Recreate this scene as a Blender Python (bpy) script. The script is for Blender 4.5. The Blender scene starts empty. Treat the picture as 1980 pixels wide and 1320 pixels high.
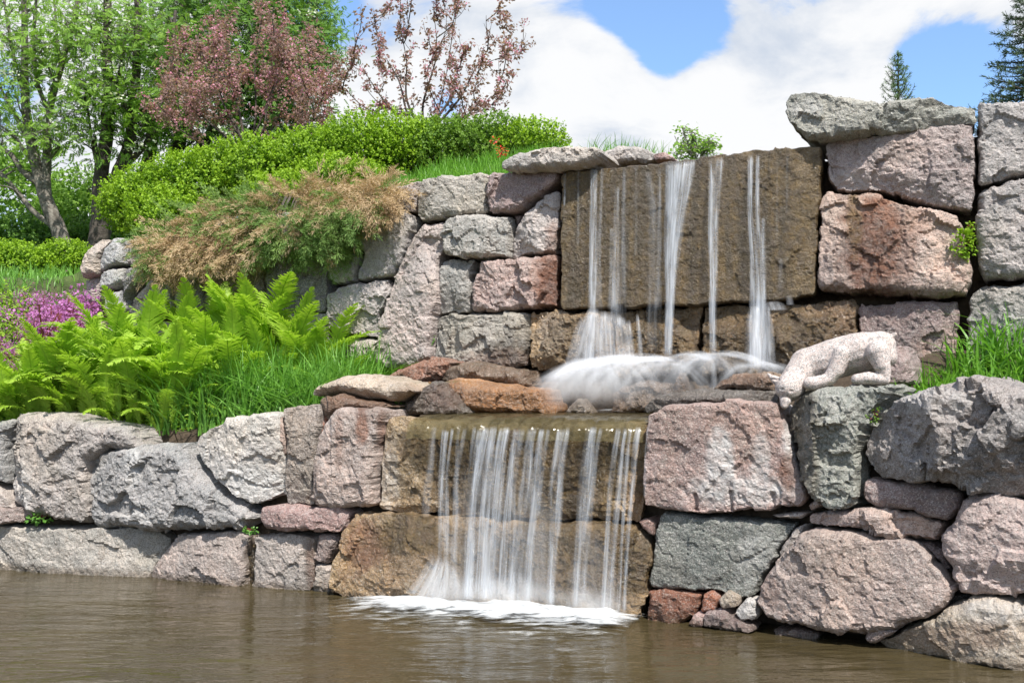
import bpy, math, random
import numpy as np
from mathutils import Vector, Matrix
random.seed(7)
RNG = np.random.default_rng(11)
sc = bpy.context.scene
COL = sc.collection
R = math.radians

# ------------------------------------------------------------------ camera
F_PX, EYE, PITCH = 2000.0, 1.6, R(3.0)
cam_d = bpy.data.cameras.new('camera'); cam = bpy.data.objects.new('camera', cam_d); COL.objects.link(cam)
cam_d.sensor_width = 36.0; cam_d.lens = 36.0 * F_PX / 1980.0
cam_d.clip_start = 0.05; cam_d.clip_end = 2000
cam.location = (0, 0, EYE); cam.rotation_euler = (R(90) + PITCH, 0, 0)
sc.camera = cam

# ------------------------------------------------------------------ sun, sky, exposure
SUN_EL, SUN_AZ = R(53), R(20)           # azimuth: to the right of straight behind the camera
sun_dir = Vector((math.sin(SUN_AZ) * math.cos(SUN_EL), -math.cos(SUN_AZ) * math.cos(SUN_EL), math.sin(SUN_EL)))
sl = bpy.data.lights.new('sun', 'SUN'); sl.energy = 4.0; sl.angle = R(0.55); sl.color = (1.0, 0.965, 0.91)
so = bpy.data.objects.new('sun', sl); COL.objects.link(so)
so.rotation_euler = sun_dir.to_track_quat('Z', 'Y').to_euler(); so.location = sun_dir * 30
sc.view_settings.view_transform = 'Standard'; sc.view_settings.look = 'None'
sc.view_settings.gamma = 1.0; sc.view_settings.use_curve_mapping = False
sc.view_settings.exposure = 0.78
sc.render.engine = 'CYCLES'
sc.cycles.use_denoising = True
sc.cycles.max_bounces = 8; sc.cycles.transparent_max_bounces = 48
sc.cycles.diffuse_bounces = 3; sc.cycles.glossy_bounces = 3; sc.cycles.transmission_bounces = 4; sc.cycles.volume_bounces = 4
sc.cycles.caustics_reflective = False; sc.cycles.caustics_refractive = False
sc.cycles.sample_clamp_indirect = 6.0

class NT:
    """tiny helper for node trees"""
    def __init__(s, nt): s.nt = nt; nt.nodes.clear()
    def n(s, typ, props=None, **ins):
        nd = s.nt.nodes.new(typ)
        for k, v in (props or {}).items(): setattr(nd, k, v)
        for k, v in ins.items():
            key = int(k[1:]) if k[0] == 'i' and k[1:].isdigit() else k.replace('_', ' ')
            sock = nd.inputs[key]
            if isinstance(v, bpy.types.NodeSocket): s.nt.links.new(v, sock)
            else:
                try: sock.default_value = v
                except Exception: sock.default_value = (*v, 1.0)
        return nd
    def math(s, op, a, b=0.0, clamp=False):
        return s.n('ShaderNodeMath', {'operation': op, 'use_clamp': clamp}, i0=a, i1=b).outputs[0]
    def vmath(s, op, a, b=(0, 0, 0)):
        nd = s.n('ShaderNodeVectorMath', {'operation': op}, i0=a)
        if op == 'SCALE': 
            if isinstance(b, bpy.types.NodeSocket): s.nt.links.new(b, nd.inputs['Scale'])
            else: nd.inputs['Scale'].default_value = b
        elif isinstance(b, bpy.types.NodeSocket): s.nt.links.new(b, nd.inputs[1])
        else: nd.inputs[1].default_value = b
        return nd.outputs['Value'] if op in ('DOT_PRODUCT', 'LENGTH', 'DISTANCE') else nd.outputs[0]
    def ramp(s, f, a, b, c=0.0, d=1.0, smooth=True):
        nd = s.n('ShaderNodeMapRange', {'interpolation_type': 'SMOOTHSTEP' if smooth else 'LINEAR'}, Value=f)
        nd.inputs['From Min'].default_value = a; nd.inputs['From Max'].default_value = b
        nd.inputs['To Min'].default_value = c; nd.inputs['To Max'].default_value = d
        return nd.outputs[0]
    def mix(s, f, a, b, blend='MIX'):
        nd = s.n('ShaderNodeMix', {'data_type': 'RGBA', 'blend_type': blend})
        for i, v in ((0, f), (6, a), (7, b)):
            if isinstance(v, bpy.types.NodeSocket): s.nt.links.new(v, nd.inputs[i])
            elif i == 0: nd.inputs[0].default_value = v
            else: nd.inputs[i].default_value = (*v[:3], 1.0)
        return nd.outputs[2]
    def noise(s, vec, scale, detail=3, rough=0.5, dist=0.0, color=False):
        nd = s.n('ShaderNodeTexNoise', None, Vector=vec, Scale=scale, Detail=detail, Roughness=rough, Distortion=dist)
        return nd.outputs[1 if color else 0]

def px_dir(x, y):
    a = (x - 990.0) / F_PX; b = -(y - 660.0) / F_PX
    return np.array([a, math.cos(PITCH) - b * math.sin(PITCH), math.sin(PITCH) + b * math.cos(PITCH)])

world = bpy.data.worlds.new('World'); sc.world = world; world.use_nodes = True
W = NT(world.node_tree)
sky = W.n('ShaderNodeTexSky', {'sky_type': 'NISHITA', 'sun_disc': False})
sky.sun_elevation = SUN_EL; sky.sun_rotation = R(180) - SUN_AZ; sky.air_density = 1.0; sky.dust_density = 0.3; sky.ozone_density = 3.0
geo = W.n('ShaderNodeTexCoord').outputs['Generated']
sep = W.n('ShaderNodeSeparateXYZ', None, Vector=geo)
zz = W.math('MAXIMUM', sep.outputs[2], 0.0)
den = W.math('ADD', zz, 0.28)
cx = W.math('DIVIDE', sep.outputs[0], den); cy = W.math('DIVIDE', sep.outputs[1], den)
cv = W.n('ShaderNodeCombineXYZ', None, X=cx, Y=cy, Z=0.0).outputs[0]
n_big = W.noise(W.vmath('ADD', cv, (1.3, 0.4, 0.0)), 1.9, 12, 0.60, 0.30)
cover = n_big
for (x, y, rad, amt) in ((1345, 35, .042, -.22), (1220, 12, .035, -.18), (1270, 75, .034, -.20), (1295, 130, .028, -.12), (1300, 235, .07, .14), (1450, 230, .07, .12), (1100, 250, .06, .1), (1840, 110, .055, -.20), (1780, 150, .04, -.14), (1870, 165, .05, -.14), (1960, 60, .06, .12),
                         (600, 20, .05, -.2), (1000, 215, .03, -.12), (1020, 165, .03, -.1), (860, 190, .04, -.08), (1560, 70, .10, .10), (1400, 210, .12, .12), (1700, 110, .06, .06), (1480, 100, .05, -.05),
                         (1120, 90, .07, .14), (1150, 200, .07, .12), (800, 80, .14, .17), (960, 60, .09, .14), (300, 200, .2, .12), (1010, 185, .06, .14), (860, 200, .02, -.08)):
    d = px_dir(x, y); d = d / np.linalg.norm(d)
    dist = W.vmath('DISTANCE', W.vmath('NORMALIZE', geo), tuple(d))
    cover = W.math('ADD', cover, W.ramp(dist, 0.0, rad * 1.35, amt, 0.0))
alpha = W.ramp(cover, 0.44, 0.545)
n_sh = W.noise(W.vmath('ADD', cv, (0.07, 0.10, 0.3)), 3.4, 9, 0.6, 0.3)
shade = W.ramp(W.math('ADD', n_sh, W.math('MULTIPLY', cover, 0.55)), 0.60, 0.90)
cloud = W.mix(shade, (0.66, 0.73, 0.84), (1.04, 1.04, 1.04))
skyc = W.mix(1.0, sky.outputs[0], (0.80, 0.98, 1.12), 'MULTIPLY')
skyc = W.mix(.10, skyc, (4.0, 4.2, 4.5))
bg1 = W.n('ShaderNodeBackground', None, Color=skyc, Strength=0.125)
bg2 = W.n('ShaderNodeBackground', None, Color=cloud, Strength=0.56)
mx = W.n('ShaderNodeMixShader', None, Fac=W.math('MULTIPLY', alpha, 0.97), i1=bg1.outputs[0], i2=bg2.outputs[0])
W.n('ShaderNodeOutputWorld', None, Surface=mx.outputs[0])

# ------------------------------------------------------------------ places: pixel rays meeting real surfaces
def at(x, y, Y):
    d = px_dir(x, y); t = Y / d[1]
    return np.array([0, 0, EYE]) + d * t

def at_z(x, y, z):
    d = px_dir(x, y); return np.array([0, 0, EYE]) + d * ((z - EYE) / d[2])

def project(P):
    P = np.asarray(P, float); q = P - np.array([0, 0, EYE])
    c, s = math.cos(PITCH), math.sin(PITCH)
    fw = q[..., 1] * c + q[..., 2] * s; up = -q[..., 1] * s + q[..., 2] * c
    return np.stack([990 + F_PX * q[..., 0] / fw, 660 - F_PX * up / fw], -1)

LOW = [at_z(x, y, 0.0)[:2] for x, y in ((0, 1097), (300, 1113), (600, 1139), (780, 1155), (1250, 1190), (1500, 1216), (1700, 1242), (1980, 1279))]
LOW = [LOW[0] + (LOW[0] - LOW[1]) * 3] + LOW + [LOW[-1] + (LOW[-1] - LOW[-2]) * 3]
def upline(x):
    Y = 9.81 / (1 + 0.00022 * (x - 990)); return np.array([(x - 990) / F_PX * Y, Y])
UPP = [upline(x) for x in (-300, 200, 650, 1090, 1590, 1980, 2600)]
WALLS = {'L': np.array(LOW), 'U': np.array(UPP)}

def wall_hit(wall, x, y, off=0.0):
    """point where the ray through a pixel meets the vertical wall surface, moved `off` metres out of the wall"""
    d = px_dir(x, y); pl = WALLS[wall]; h = d[:2]; best = None
    for a, b in zip(pl[:-1], pl[1:]):
        t = b - a; n = np.array([t[1], -t[0]]); n /= np.linalg.norm(n)       # outward: towards the camera
        a2 = a + n * off; den_ = h[0] * t[1] - h[1] * t[0]
        k = (a2[0] * t[1] - a2[1] * t[0]) / den_; s = ((k * h - a2) @ t) / (t @ t)
        if k > 0 and (best is None or abs(s - .5) < best[0]): best = (abs(s - .5), k, n, t / np.linalg.norm(t))
    _, k, n, t = best
    return np.array([0, 0, EYE]) + d * k, np.array([n[0], n[1], 0]), np.array([t[0], t[1], 0])

def wall_dist(wall, XY):
    """signed distance behind a wall line"""
    XY = np.asarray(XY, float); pl = WALLS[wall]; best = np.full(len(XY), 1e9); sg = np.ones(len(XY))
    for a, b in zip(pl[:-1], pl[1:]):
        t = b - a; L = np.linalg.norm(t); t = t / L; n = np.array([t[1], -t[0]])
        q = XY - a; s = np.clip(q @ t, 0, L); dd = np.linalg.norm(q - s[:, None] * t, axis=1)
        m = dd < best; best[m] = dd[m]; sg[m] = np.where(q[m] @ n > 0, -1, 1)
    return best * sg

# ------------------------------------------------------------------ noise on arrays
_perm = RNG.permutation(256); _perm = np.concatenate([_perm, _perm, _perm])
_grad = RNG.normal(size=(256, 3)); _grad /= np.linalg.norm(_grad, axis=1)[:, None]
_rnd = RNG.random((256, 4))
def _h(i, j, k): return _perm[_perm[_perm[i & 255] + (j & 255)] + (k & 255)]
def perlin(p):
    p = np.asarray(p, float); i = np.floor(p).astype(int); f = p - i; u = f * f * f * (f * (f * 6 - 15) + 10); out = 0
    for a in (0, 1):
        for b in (0, 1):
            for c in (0, 1):
                g = _grad[_h(i[:, 0] + a, i[:, 1] + b, i[:, 2] + c)]
                w = (u[:, 0] if a else 1 - u[:, 0]) * (u[:, 1] if b else 1 - u[:, 1]) * (u[:, 2] if c else 1 - u[:, 2])
                out = out + w * (g[:, 0] * (f[:, 0] - a) + g[:, 1] * (f[:, 1] - b) + g[:, 2] * (f[:, 2] - c))
    return out * 1.6
def fbm(p, octaves=3, gain=.5):
    o = 0; a = 1
    for k in range(octaves): o = o + a * perlin(p * 2 ** k + 17.3 * k); a *= gain
    return o
def facets(p):
    """broken-rock relief: each cell of a jittered lattice is a flat face with its own height and slope"""
    i = np.floor(p).astype(int); best = np.full(len(p), 9.0); val = np.zeros(len(p))
    for a in (-1, 0, 1):
        for b in (-1, 0, 1):
            for c in (-1, 0, 1):
                hh = _h(i[:, 0] + a, i[:, 1] + b, i[:, 2] + c); r = _rnd[hh]
                q = p - (i + np.array([a, b, c]) + r[:, :3]); dd = (q * q).sum(1); m = dd < best
                best[m] = dd[m]; val[m] = (r[m, 3] - .5) + (_grad[hh[m]] * q[m]).sum(1) * .9
    return val

# ------------------------------------------------------------------ mesh helpers
def mesh_np(name, V, Fs, mat, smooth=True, attrs=None, uv=None):
    """Fs: int array (n,3) or (n,4) (or a list of such)"""
    me = bpy.data.meshes.new(name); V = np.asarray(V, np.float32)
    Fl = [np.asarray(f, np.int32) for f in (Fs if isinstance(Fs, list) else [Fs]) if len(f)]
    me.vertices.add(len(V)); me.vertices.foreach_set('co', V.ravel())
    loops = np.concatenate([f.ravel() for f in Fl]); tot = np.concatenate([np.full(len(f), f.shape[1], np.int32) for f in Fl])
    me.loops.add(len(loops)); me.loops.foreach_set('vertex_index', loops)
    me.polygons.add(len(tot)); me.polygons.foreach_set('loop_start', np.concatenate([[0], np.cumsum(tot)[:-1]]).astype(np.int32))
    me.polygons.foreach_set('use_smooth', np.full(len(tot), smooth))
    me.update(calc_edges=True)
    for k, a in (attrs or {}).items():
        a = np.asarray(a, np.float32)
        if a.ndim == 1: at_ = me.attributes.new(k, 'FLOAT', 'POINT'); at_.data.foreach_set('value', a)
        else: at_ = me.attributes.new(k, 'FLOAT_COLOR', 'POINT'); at_.data.foreach_set('color', a.ravel())
    if uv is not None:
        ul = me.uv_layers.new(name='UVMap'); ul.data.foreach_set('uv', np.asarray(uv, np.float32)[loops].ravel())
    if mat: me.materials.append(mat)
    return me
def obj(name, me, parent=None, loc=None):
    o = bpy.data.objects.new(name, me); COL.objects.link(o)
    if loc is not None: o.location = loc
    if parent is not None:
        o.parent = parent
        if loc is not None: o.location = Vector(loc) - parent.location     # parents are never rotated before this
    return o
def tag(o, label=None, cat=None, group=None, kind=None):
    if label: o['label'] = label
    if cat: o['category'] = cat
    if group: o['group'] = group
    if kind: o['kind'] = kind
    return o
def empty(name, loc, label=None, cat=None, group=None):
    o = bpy.data.objects.new(name, None); COL.objects.link(o); o.location = loc; o.empty_display_size = .2
    return tag(o, label, cat, group)
def local(V, o):
    """world coordinates -> coordinates of a mesh that will sit at o's origin"""
    return np.asarray(V) - np.array(o.location)
def child_mesh(name, V, Fs, mat, parent, **kw):
    """mesh given in world coordinates, parented to a thing"""
    me = mesh_np(name, np.asarray(V) - np.array(parent.location), Fs, mat, **kw)
    o = bpy.data.objects.new(name, me); COL.objects.link(o); o.parent = parent
    return o
def top_mesh(name, V, Fs, mat, **kw):
    V = np.asarray(V, float); c = V.mean(0); c[2] = V[:, 2].min()
    return obj(name, mesh_np(name, V - c, Fs, mat, **kw), None, c)

def frames(fwd, up):
    fwd = fwd / np.linalg.norm(fwd, axis=1)[:, None]
    s = np.cross(fwd, up); s /= np.maximum(np.linalg.norm(s, axis=1), 1e-6)[:, None]
    return np.stack([s, fwd, np.cross(s, fwd)], 2)      # columns: side, forward, normal
def rand_unit(n, zmin=-1.0):
    v = RNG.normal(size=(n, 3)); v /= np.linalg.norm(v, axis=1)[:, None]; v[:, 2] = np.where(v[:, 2] < zmin, -v[:, 2], v[:, 2]); return v
def scatter(tv, tf, P, M, S):
    """copies of a small template (tv, tf) at P with frames M and sizes S, as one array pair"""
    tv = np.asarray(tv, float); tf = np.asarray(tf, int); n = len(P)
    V = np.einsum('nij,kj->nki', M, tv) * np.broadcast_to(S, (n,)).reshape(n, 1, 1) + np.asarray(P)[:, None, :]
    Fo = tf[None] + (np.arange(n) * len(tv))[:, None, None]
    return V.reshape(-1, 3), Fo.reshape(-1, tf.shape[1])
class Bag:
    """collects tris and quads (and a per-vertex tint) into one mesh"""
    def __init__(s): s.V = []; s.F = {3: [], 4: []}; s.T = []; s.n = 0
    def add(s, V, Fa, tint=None):
        Fa = np.asarray(Fa, int); V = np.asarray(V, float)
        s.V.append(V); s.F[Fa.shape[1]].append(Fa + s.n); s.n += len(V)
        t = np.full(len(V), .5) if tint is None else np.broadcast_to(np.asarray(tint, float), (len(V),)) if np.ndim(tint) == 0 else np.asarray(tint)
        s.T.append(t)
    def out(s): return np.concatenate(s.V), [np.concatenate(f) for f in s.F.values() if f], np.concatenate(s.T)
    def child(s, name, mat, parent, smooth=True):
        V, Fa, T = s.out(); return child_mesh(name, V, Fa, mat, parent, smooth=smooth, attrs={'tint': T})
    def top(s, name, mat, smooth=True):
        V, Fa, T = s.out(); return top_mesh(name, V, Fa, mat, smooth=smooth, attrs={'tint': T})
def tube(path, rad, sides=6, wob=0.0):
    P = np.asarray(path, float); n = len(P); rad = np.broadcast_to(rad, (n,)) if np.ndim(rad) == 0 else np.asarray(rad)
    t = np.gradient(P, axis=0); t /= np.maximum(np.linalg.norm(t, axis=1), 1e-9)[:, None]
    ref = np.array([0.31, .95, .05]); s = np.cross(t, ref); s /= np.maximum(np.linalg.norm(s, axis=1), 1e-6)[:, None]; q = np.cross(t, s)
    a = np.arange(sides) / sides * 2 * np.pi
    rr = rad[:, None] * (1 + (wob * RNG.normal(size=(n, sides)) if wob else 0))
    V = P[:, None] + rr[..., None] * (np.cos(a)[None, :, None] * s[:, None] + np.sin(a)[None, :, None] * q[:, None])
    i = np.arange(n - 1)[:, None] * sides; k = np.arange(sides)[None]; k2 = (k + 1) % sides
    Fq = np.stack([i + k, i + k2, i + sides + k2, i + sides + k], -1).reshape(-1, 4)
    return V.reshape(-1, 3), Fq
def smooth_path(pts, m=6):
    P = np.asarray(pts, float); out = []
    for i in range(len(P) - 1):
        p0, p1, p2, p3 = P[max(i - 1, 0)], P[i], P[i + 1], P[min(i + 2, len(P) - 1)]
        for t in np.linspace(0, 1, m, endpoint=False):
            out.append(.5 * (2 * p1 + (p2 - p0) * t + (2 * p0 - 5 * p1 + 4 * p2 - p3) * t * t + (3 * p1 - p0 - 3 * p2 + p3) * t ** 3))
    out.append(P[-1]); return np.array(out)

# ------------------------------------------------------------------ materials
def mat(name):
    m = bpy.data.materials.new(name); m.use_nodes = True; return m, NT(m.node_tree)

def granite_material():
    m, t = mat('granite')
    oi = t.n('ShaderNodeObjectInfo'); co = t.n('ShaderNodeTexCoord').outputs['Object']
    p = t.vmath('ADD', co, t.vmath('SCALE', (1.0, 2.3, 4.1), t.math('MULTIPLY', oi.outputs['Random'], 23.0)))
    marks = t.n('ShaderNodeAttribute', {'attribute_name': 'marks'})
    ms = t.n('ShaderNodeSeparateColor', None, Color=marks.outputs[0]); wet, rust, pale = ms.outputs[0], ms.outputs[1], ms.outputs[2]; algae = marks.outputs[3]
    n1 = t.noise(p, 2.6, 5, .6, .4); n2 = t.noise(p, 13.0, 6, .68); n3 = t.noise(p, 70.0, 3, .6)
    vor = t.n('ShaderNodeTexVoronoi', None, Vector=p, Scale=150.0); cell = t.n('ShaderNodeSeparateColor', None, Color=vor.outputs['Color']).outputs[0]
    base = oi.outputs['Color']
    base = t.mix(1.0, base, t.n('ShaderNodeCombineColor', None, Red=t.ramp(n1, .3, .7, .82, 1.22), Green=t.ramp(n1, .3, .7, .84, 1.17), Blue=t.ramp(n1, .3, .7, .85, 1.14)).outputs[0], 'MULTIPLY')
    # weathering veins and lichen-pale patches
    base = t.mix(t.ramp(n2, .50, .72, 0, .55), base, t.mix(.5, base, (.60, .57, .53)))
    base = t.mix(t.ramp(n2, .46, .28, 0, .55), base, t.mix(1.0, base, (.55, .52, .50), 'MULTIPLY'))
    # feldspar, quartz and mica grains
    base = t.mix(t.ramp(cell, .80, .84, 0, .38), base, (.66, .61, .56))
    base = t.mix(t.ramp(cell, .20, .16, 0, .44), base, (.07, .065, .06))
    base = t.mix(t.ramp(n3, .55, .70, 0, .30), base, t.mix(1.0, base, (1.25, .92, .84), 'MULTIPLY'))
    drip = t.noise(t.vmath('MULTIPLY', p, (7.0, 7.0, 1.6)), 1.0, 5, .65, .4)
    base = t.mix(t.ramp(drip, .56, .72, 0, .42), base, t.mix(1.0, base, (.50, .45, .40), 'MULTIPLY'))
    vn = t.math('ABSOLUTE', t.math('SUBTRACT', t.noise(p, 3.3, 5, .55, 1.2), .5)); base = t.mix(t.math('MULTIPLY', t.ramp(vn, .014, .0, 0, .22), t.ramp(n1, .45, .6)), base, (.66, .63, .60))
    base = t.mix(t.ramp(t.noise(p, 1.1, 3, .5), .52, .66, 0, .35), base, t.mix(1.0, base, (1.06, .99, .84), 'MULTIPLY'))
    pale_f = t.math('MULTIPLY', pale, t.ramp(n2, .30, .62, .35, 1.0), True)
    base = t.mix(t.math('MULTIPLY', pale_f, .88), base, (.64, .615, .585))
    rf = t.math('MULTIPLY', rust, t.ramp(n2, .25, .6, .45, 1.0), True)
    base = t.mix(t.math('MULTIPLY', rf, .85), base, t.mix(n2, (.11, .034, .016), (.30, .115, .045)))
    af = t.math('MULTIPLY', algae, t.ramp(n2, .25, .6, .72, 1.1), True)
    ns = t.noise(t.vmath('MULTIPLY', p, (6.0, 6.0, .7)), 1.0, 5, .62, .3)
    ag = t.mix(t.ramp(n2, .34, .66), (.078, .052, .015), (.235, .155, .048)); ag = t.mix(t.ramp(ns, .40, .62), t.mix(1.0, ag, (.40, .42, .40), 'MULTIPLY'), ag); ag = t.mix(t.ramp(ns, .60, .74, 0, .45), ag, (.25, .18, .08))
    base = t.mix(t.math('MULTIPLY', af, .88), base, ag)
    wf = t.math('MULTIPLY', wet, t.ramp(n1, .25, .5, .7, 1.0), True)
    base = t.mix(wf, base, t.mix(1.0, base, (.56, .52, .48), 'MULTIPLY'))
    rough = t.math('SUBTRACT', t.ramp(n2, .3, .7, .92, .72), t.math('MULTIPLY', wf, .62), True)
    hgt = t.math('ADD', t.math('MULTIPLY', t.noise(p, 16.0, 9, .70, .2), 1.0), t.math('MULTIPLY', n3, .34))
    b = t.n('ShaderNodeBump', None, Height=hgt, Strength=.85, Distance=.045)
    bs = t.n('ShaderNodeBsdfPrincipled', None, Base_Color=base, Roughness=rough, Normal=b.outputs[0])
    bs.inputs['Specular IOR Level'].default_value = .38; t.nt.links.new(t.math('MULTIPLY', wf, .8), bs.inputs['Coat Weight']); bs.inputs['Coat Roughness'].default_value = .12; t.nt.links.new(b.outputs[0], bs.inputs['Coat Normal'])
    t.n('ShaderNodeOutputMaterial', None, Surface=bs.outputs[0]); return m
M_STONE = granite_material()

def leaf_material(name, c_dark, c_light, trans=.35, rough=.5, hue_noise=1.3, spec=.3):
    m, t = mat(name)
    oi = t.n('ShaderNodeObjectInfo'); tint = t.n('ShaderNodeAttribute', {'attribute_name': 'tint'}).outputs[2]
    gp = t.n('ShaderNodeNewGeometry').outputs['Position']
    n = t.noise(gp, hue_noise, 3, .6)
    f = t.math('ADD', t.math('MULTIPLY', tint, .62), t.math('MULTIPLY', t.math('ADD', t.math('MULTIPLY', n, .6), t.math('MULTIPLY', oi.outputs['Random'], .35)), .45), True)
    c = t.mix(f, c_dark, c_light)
    d = t.n('ShaderNodeBsdfPrincipled', None, Base_Color=c, Roughness=rough); d.inputs['Specular IOR Level'].default_value = spec
    tr = t.n('ShaderNodeBsdfTranslucent', None, Color=t.mix(1.0, c, (1.25, 1.30, .7), 'MULTIPLY'))
    x = t.n('ShaderNodeMixShader', None, Fac=trans, i1=d.outputs[0], i2=tr.outputs[0])
    t.n('ShaderNodeOutputMaterial', None, Surface=x.outputs[0]); return m

def plain_material(name, c1, c2, scale=8.0, rough=.85, bump=.3, bscale=30, spec=.3, dist=.02):
    m, t = mat(name); p = t.n('ShaderNodeTexCoord').outputs['Object']
    n = t.noise(p, scale, 6, .65); b = t.n('ShaderNodeBump', None, Height=t.noise(p, bscale, 5, .65), Strength=bump, Distance=dist)
    bs = t.n('ShaderNodeBsdfPrincipled', None, Base_Color=t.mix(t.ramp(n, .32, .68), c1, c2), Roughness=rough, Normal=b.outputs[0]); bs.inputs['Specular IOR Level'].default_value = spec
    t.n('ShaderNodeOutputMaterial', None, Surface=bs.outputs[0]); return m
M_SOIL = plain_material('soil', (.045, .032, .022), (.11, .08, .055), 9, .95, .8, 30)
M_LAWN = plain_material('lawn', (.035, .075, .015), (.09, .16, .03), 3, .9, .8, 40)
M_BARK = plain_material('bark', (.10, .085, .07), (.26, .235, .20), 14, .9, .9, 26)
M_BARK_DARK = plain_material('dark_bark', (.045, .036, .03), (.12, .10, .082), 14, .9, .9, 26)
# ------------------------------------------------------------------ stones
from mathutils.geometry import delaunay_2d_cdt
TONE = {'pink': (.40, .315, .29), 'pale': (.47, .42, .39), 'grey': (.335, .315, .295), 'blue': (.315, .325, .33), 'white': (.50, .485, .47), 'green': (.215, .235, .215),
        'rose': (.36, .245, .23), 'mauve': (.29, .225, .22), 'brown': (.26, .19, .135), 'rust': (.27, .115, .07), 'orange': (.36, .18, .07), 'dark': (.16, .145, .13), 'ochre': (.35, .25, .14), 'tan': (.39, .33, .265)}
def blend_poly(px):
    return np.asarray(px, float)

def area_centroid(q):
    x, y = q[:, 0], q[:, 1]; x2, y2 = np.roll(x, -1), np.roll(y, -1); c = x * y2 - x2 * y; A = c.sum() / 2
    return np.array([((x + x2) * c).sum(), ((y + y2) * c).sum()]) / (6 * A), A

def stone(poly, wall='L', off=0.0, tone='grey', H=.11, thick=.5, edge=.09, rel=1.0, marks=(), parent=None, name='stone', label=None, cut=None, grain=1.0, centre=None, cuts=4, res=.017, seed=None, lean=0.0, shrink=0.0, groove=(), tilt=None):
    rs = np.random.default_rng(abs(hash((round(poly[0][0]), round(poly[0][1]), len(poly)))) % 99991 if seed is None else seed)
    P3 = []; cx_, cy_ = np.mean(poly, 0)
    c3, nrm, tan = wall_hit(wall, cx_, cy_, off)
    # plane of this stone: through c3 with normal nrm, so courses stay straight
    for x, y in poly:
        d = px_dir(x, y); k = ((c3 - np.array([0, 0, EYE])) @ nrm) / (d @ nrm); P3.append(np.array([0, 0, EYE]) + d * k)
    P3 = np.array(P3); up = np.array([0, 0, 1.0])
    Q = np.stack([(P3 - c3) @ tan, (P3 - c3) @ up], 1)
    cen, A = area_centroid(Q)
    if A < 0: Q = Q[::-1]
    if centre is not None:
        d = px_dir(*centre); k = ((c3 - np.array([0, 0, EYE])) @ nrm) / (d @ nrm); pc = np.array([0, 0, EYE]) + d * k; cen = np.array([(pc - c3) @ tan, (pc - c3) @ up])
    origin = c3 + cen[0] * tan + cen[1] * up; Q = Q - cen
    # outline: resample, soften the corners, roughen
    seg = np.roll(Q, -1, 0) - Q; L = np.linalg.norm(seg, axis=1); per = L.sum(); n = int(max(36, per / res)); cum = np.concatenate([[0], np.cumsum(L)])
    s = np.arange(n) / n * per; k = np.searchsorted(cum, s, side='right') - 1; k = np.clip(k, 0, len(Q) - 1)
    q = Q[k] + seg[k] * ((s - cum[k]) / L[k])[:, None]
    it = max(1, int((.028 / (per / n)) ** 2 * 1.2)); 
    for _ in range(min(it, 2)): q = .25 * np.roll(q, 1, 0) + .5 * q + .25 * np.roll(q, -1, 0)
    rad = np.linalg.norm(q, axis=1); rm = rad.mean(); so3 = rs.random(3) * 90
    sc_ = min(1.0, rm / .25)
    tg = np.roll(q, -1, 0) - np.roll(q, 1, 0); tg /= np.maximum(np.linalg.norm(tg, axis=1), 1e-6)[:, None]; on = np.stack([tg[:, 1], -tg[:, 0]], 1)   # outward normals
    q3 = np.concatenate([q, np.zeros((n, 1))], 1)
    rough_o = perlin(q3 * 9 + so3) * .012 * sc_ + perlin(q3 * 30 + so3) * .005 * sc_ + facets(q3 * 7 + so3) * .012 * sc_ - shrink - .003
    q = q + on * rough_o[:, None]
    edge = min(edge * .72, rm * .4); H = min(H, rm * .7)
    lo, hi = q.min(0), q.max(0); r2 = res * 1.05
    gx = np.arange(lo[0], hi[0] + r2, r2); gy = np.arange(lo[1], hi[1] + r2, r2 * .866); G = np.stack(np.meshgrid(gx, gy), -1); G[1::2, :, 0] += r2 / 2
    G = G.reshape(-1, 2) + rs.uniform(-.18, .18, (G.shape[0] * G.shape[1], 2)) * r2
    def inside(P):
        c = np.zeros(len(P), bool); x1, y1 = q[:, 0], q[:, 1]; x2, y2 = np.roll(x1, -1), np.roll(y1, -1)
        for k in range(0, len(P), 4000):
            p = P[k:k + 4000]; cr = ((y1[None] > p[:, 1:2]) != (y2[None] > p[:, 1:2])); xi = (x2 - x1)[None] * (p[:, 1:2] - y1[None]) / np.where(y2 == y1, 1e-9, y2 - y1)[None] + x1[None]
            c[k:k + 4000] = (cr & (p[:, 0:1] < xi)).sum(1) % 2 == 1
        return c
    def edged(P):
        d = np.empty(len(P)); ix = np.empty(len(P), int)
        for k in range(0, len(P), 3000):
            dd = ((P[k:k + 3000, None] - q[None]) ** 2).sum(-1); j = dd.argmin(1); ix[k:k + 3000] = j; d[k:k + 3000] = np.sqrt(dd[np.arange(len(j)), j])
        return d, ix
    ring = np.concatenate([q - on * .007, q - on * .018])
    P2 = np.concatenate([ring, G]); P2 = P2[inside(P2)]; d0, _ = edged(P2)
    keep = np.concatenate([[False]] * 0 + [(d0 > .005)]); P2 = P2[keep]; d0 = d0[keep]
    isg = np.ones(len(P2), bool); P2 = P2[(d0 < .0195) | (d0 > .026)]
    P2 = np.unique(np.round(P2, 5), axis=0)
    allp = np.concatenate([q, P2]); dE, ie = edged(allp); dE[:n] = 0; ie[:n] = np.arange(n)
    res_ = delaunay_2d_cdt([Vector(p) for p in allp.tolist()], [(i_, (i_ + 1) % n) for i_ in range(n)], [], 1, 1e-6)
    vo = np.array([v[:] for v in res_[0]]); tri = np.array([f for f in res_[2] if len(f) == 3])
    src = np.array([o_[0] if len(o_) else -1 for o_ in res_[3]]); back_ = {int(k_): i_ for i_, k_ in enumerate(src)}
    bidx = np.array([back_.get(i_, -1) for i_ in range(n)])
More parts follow.
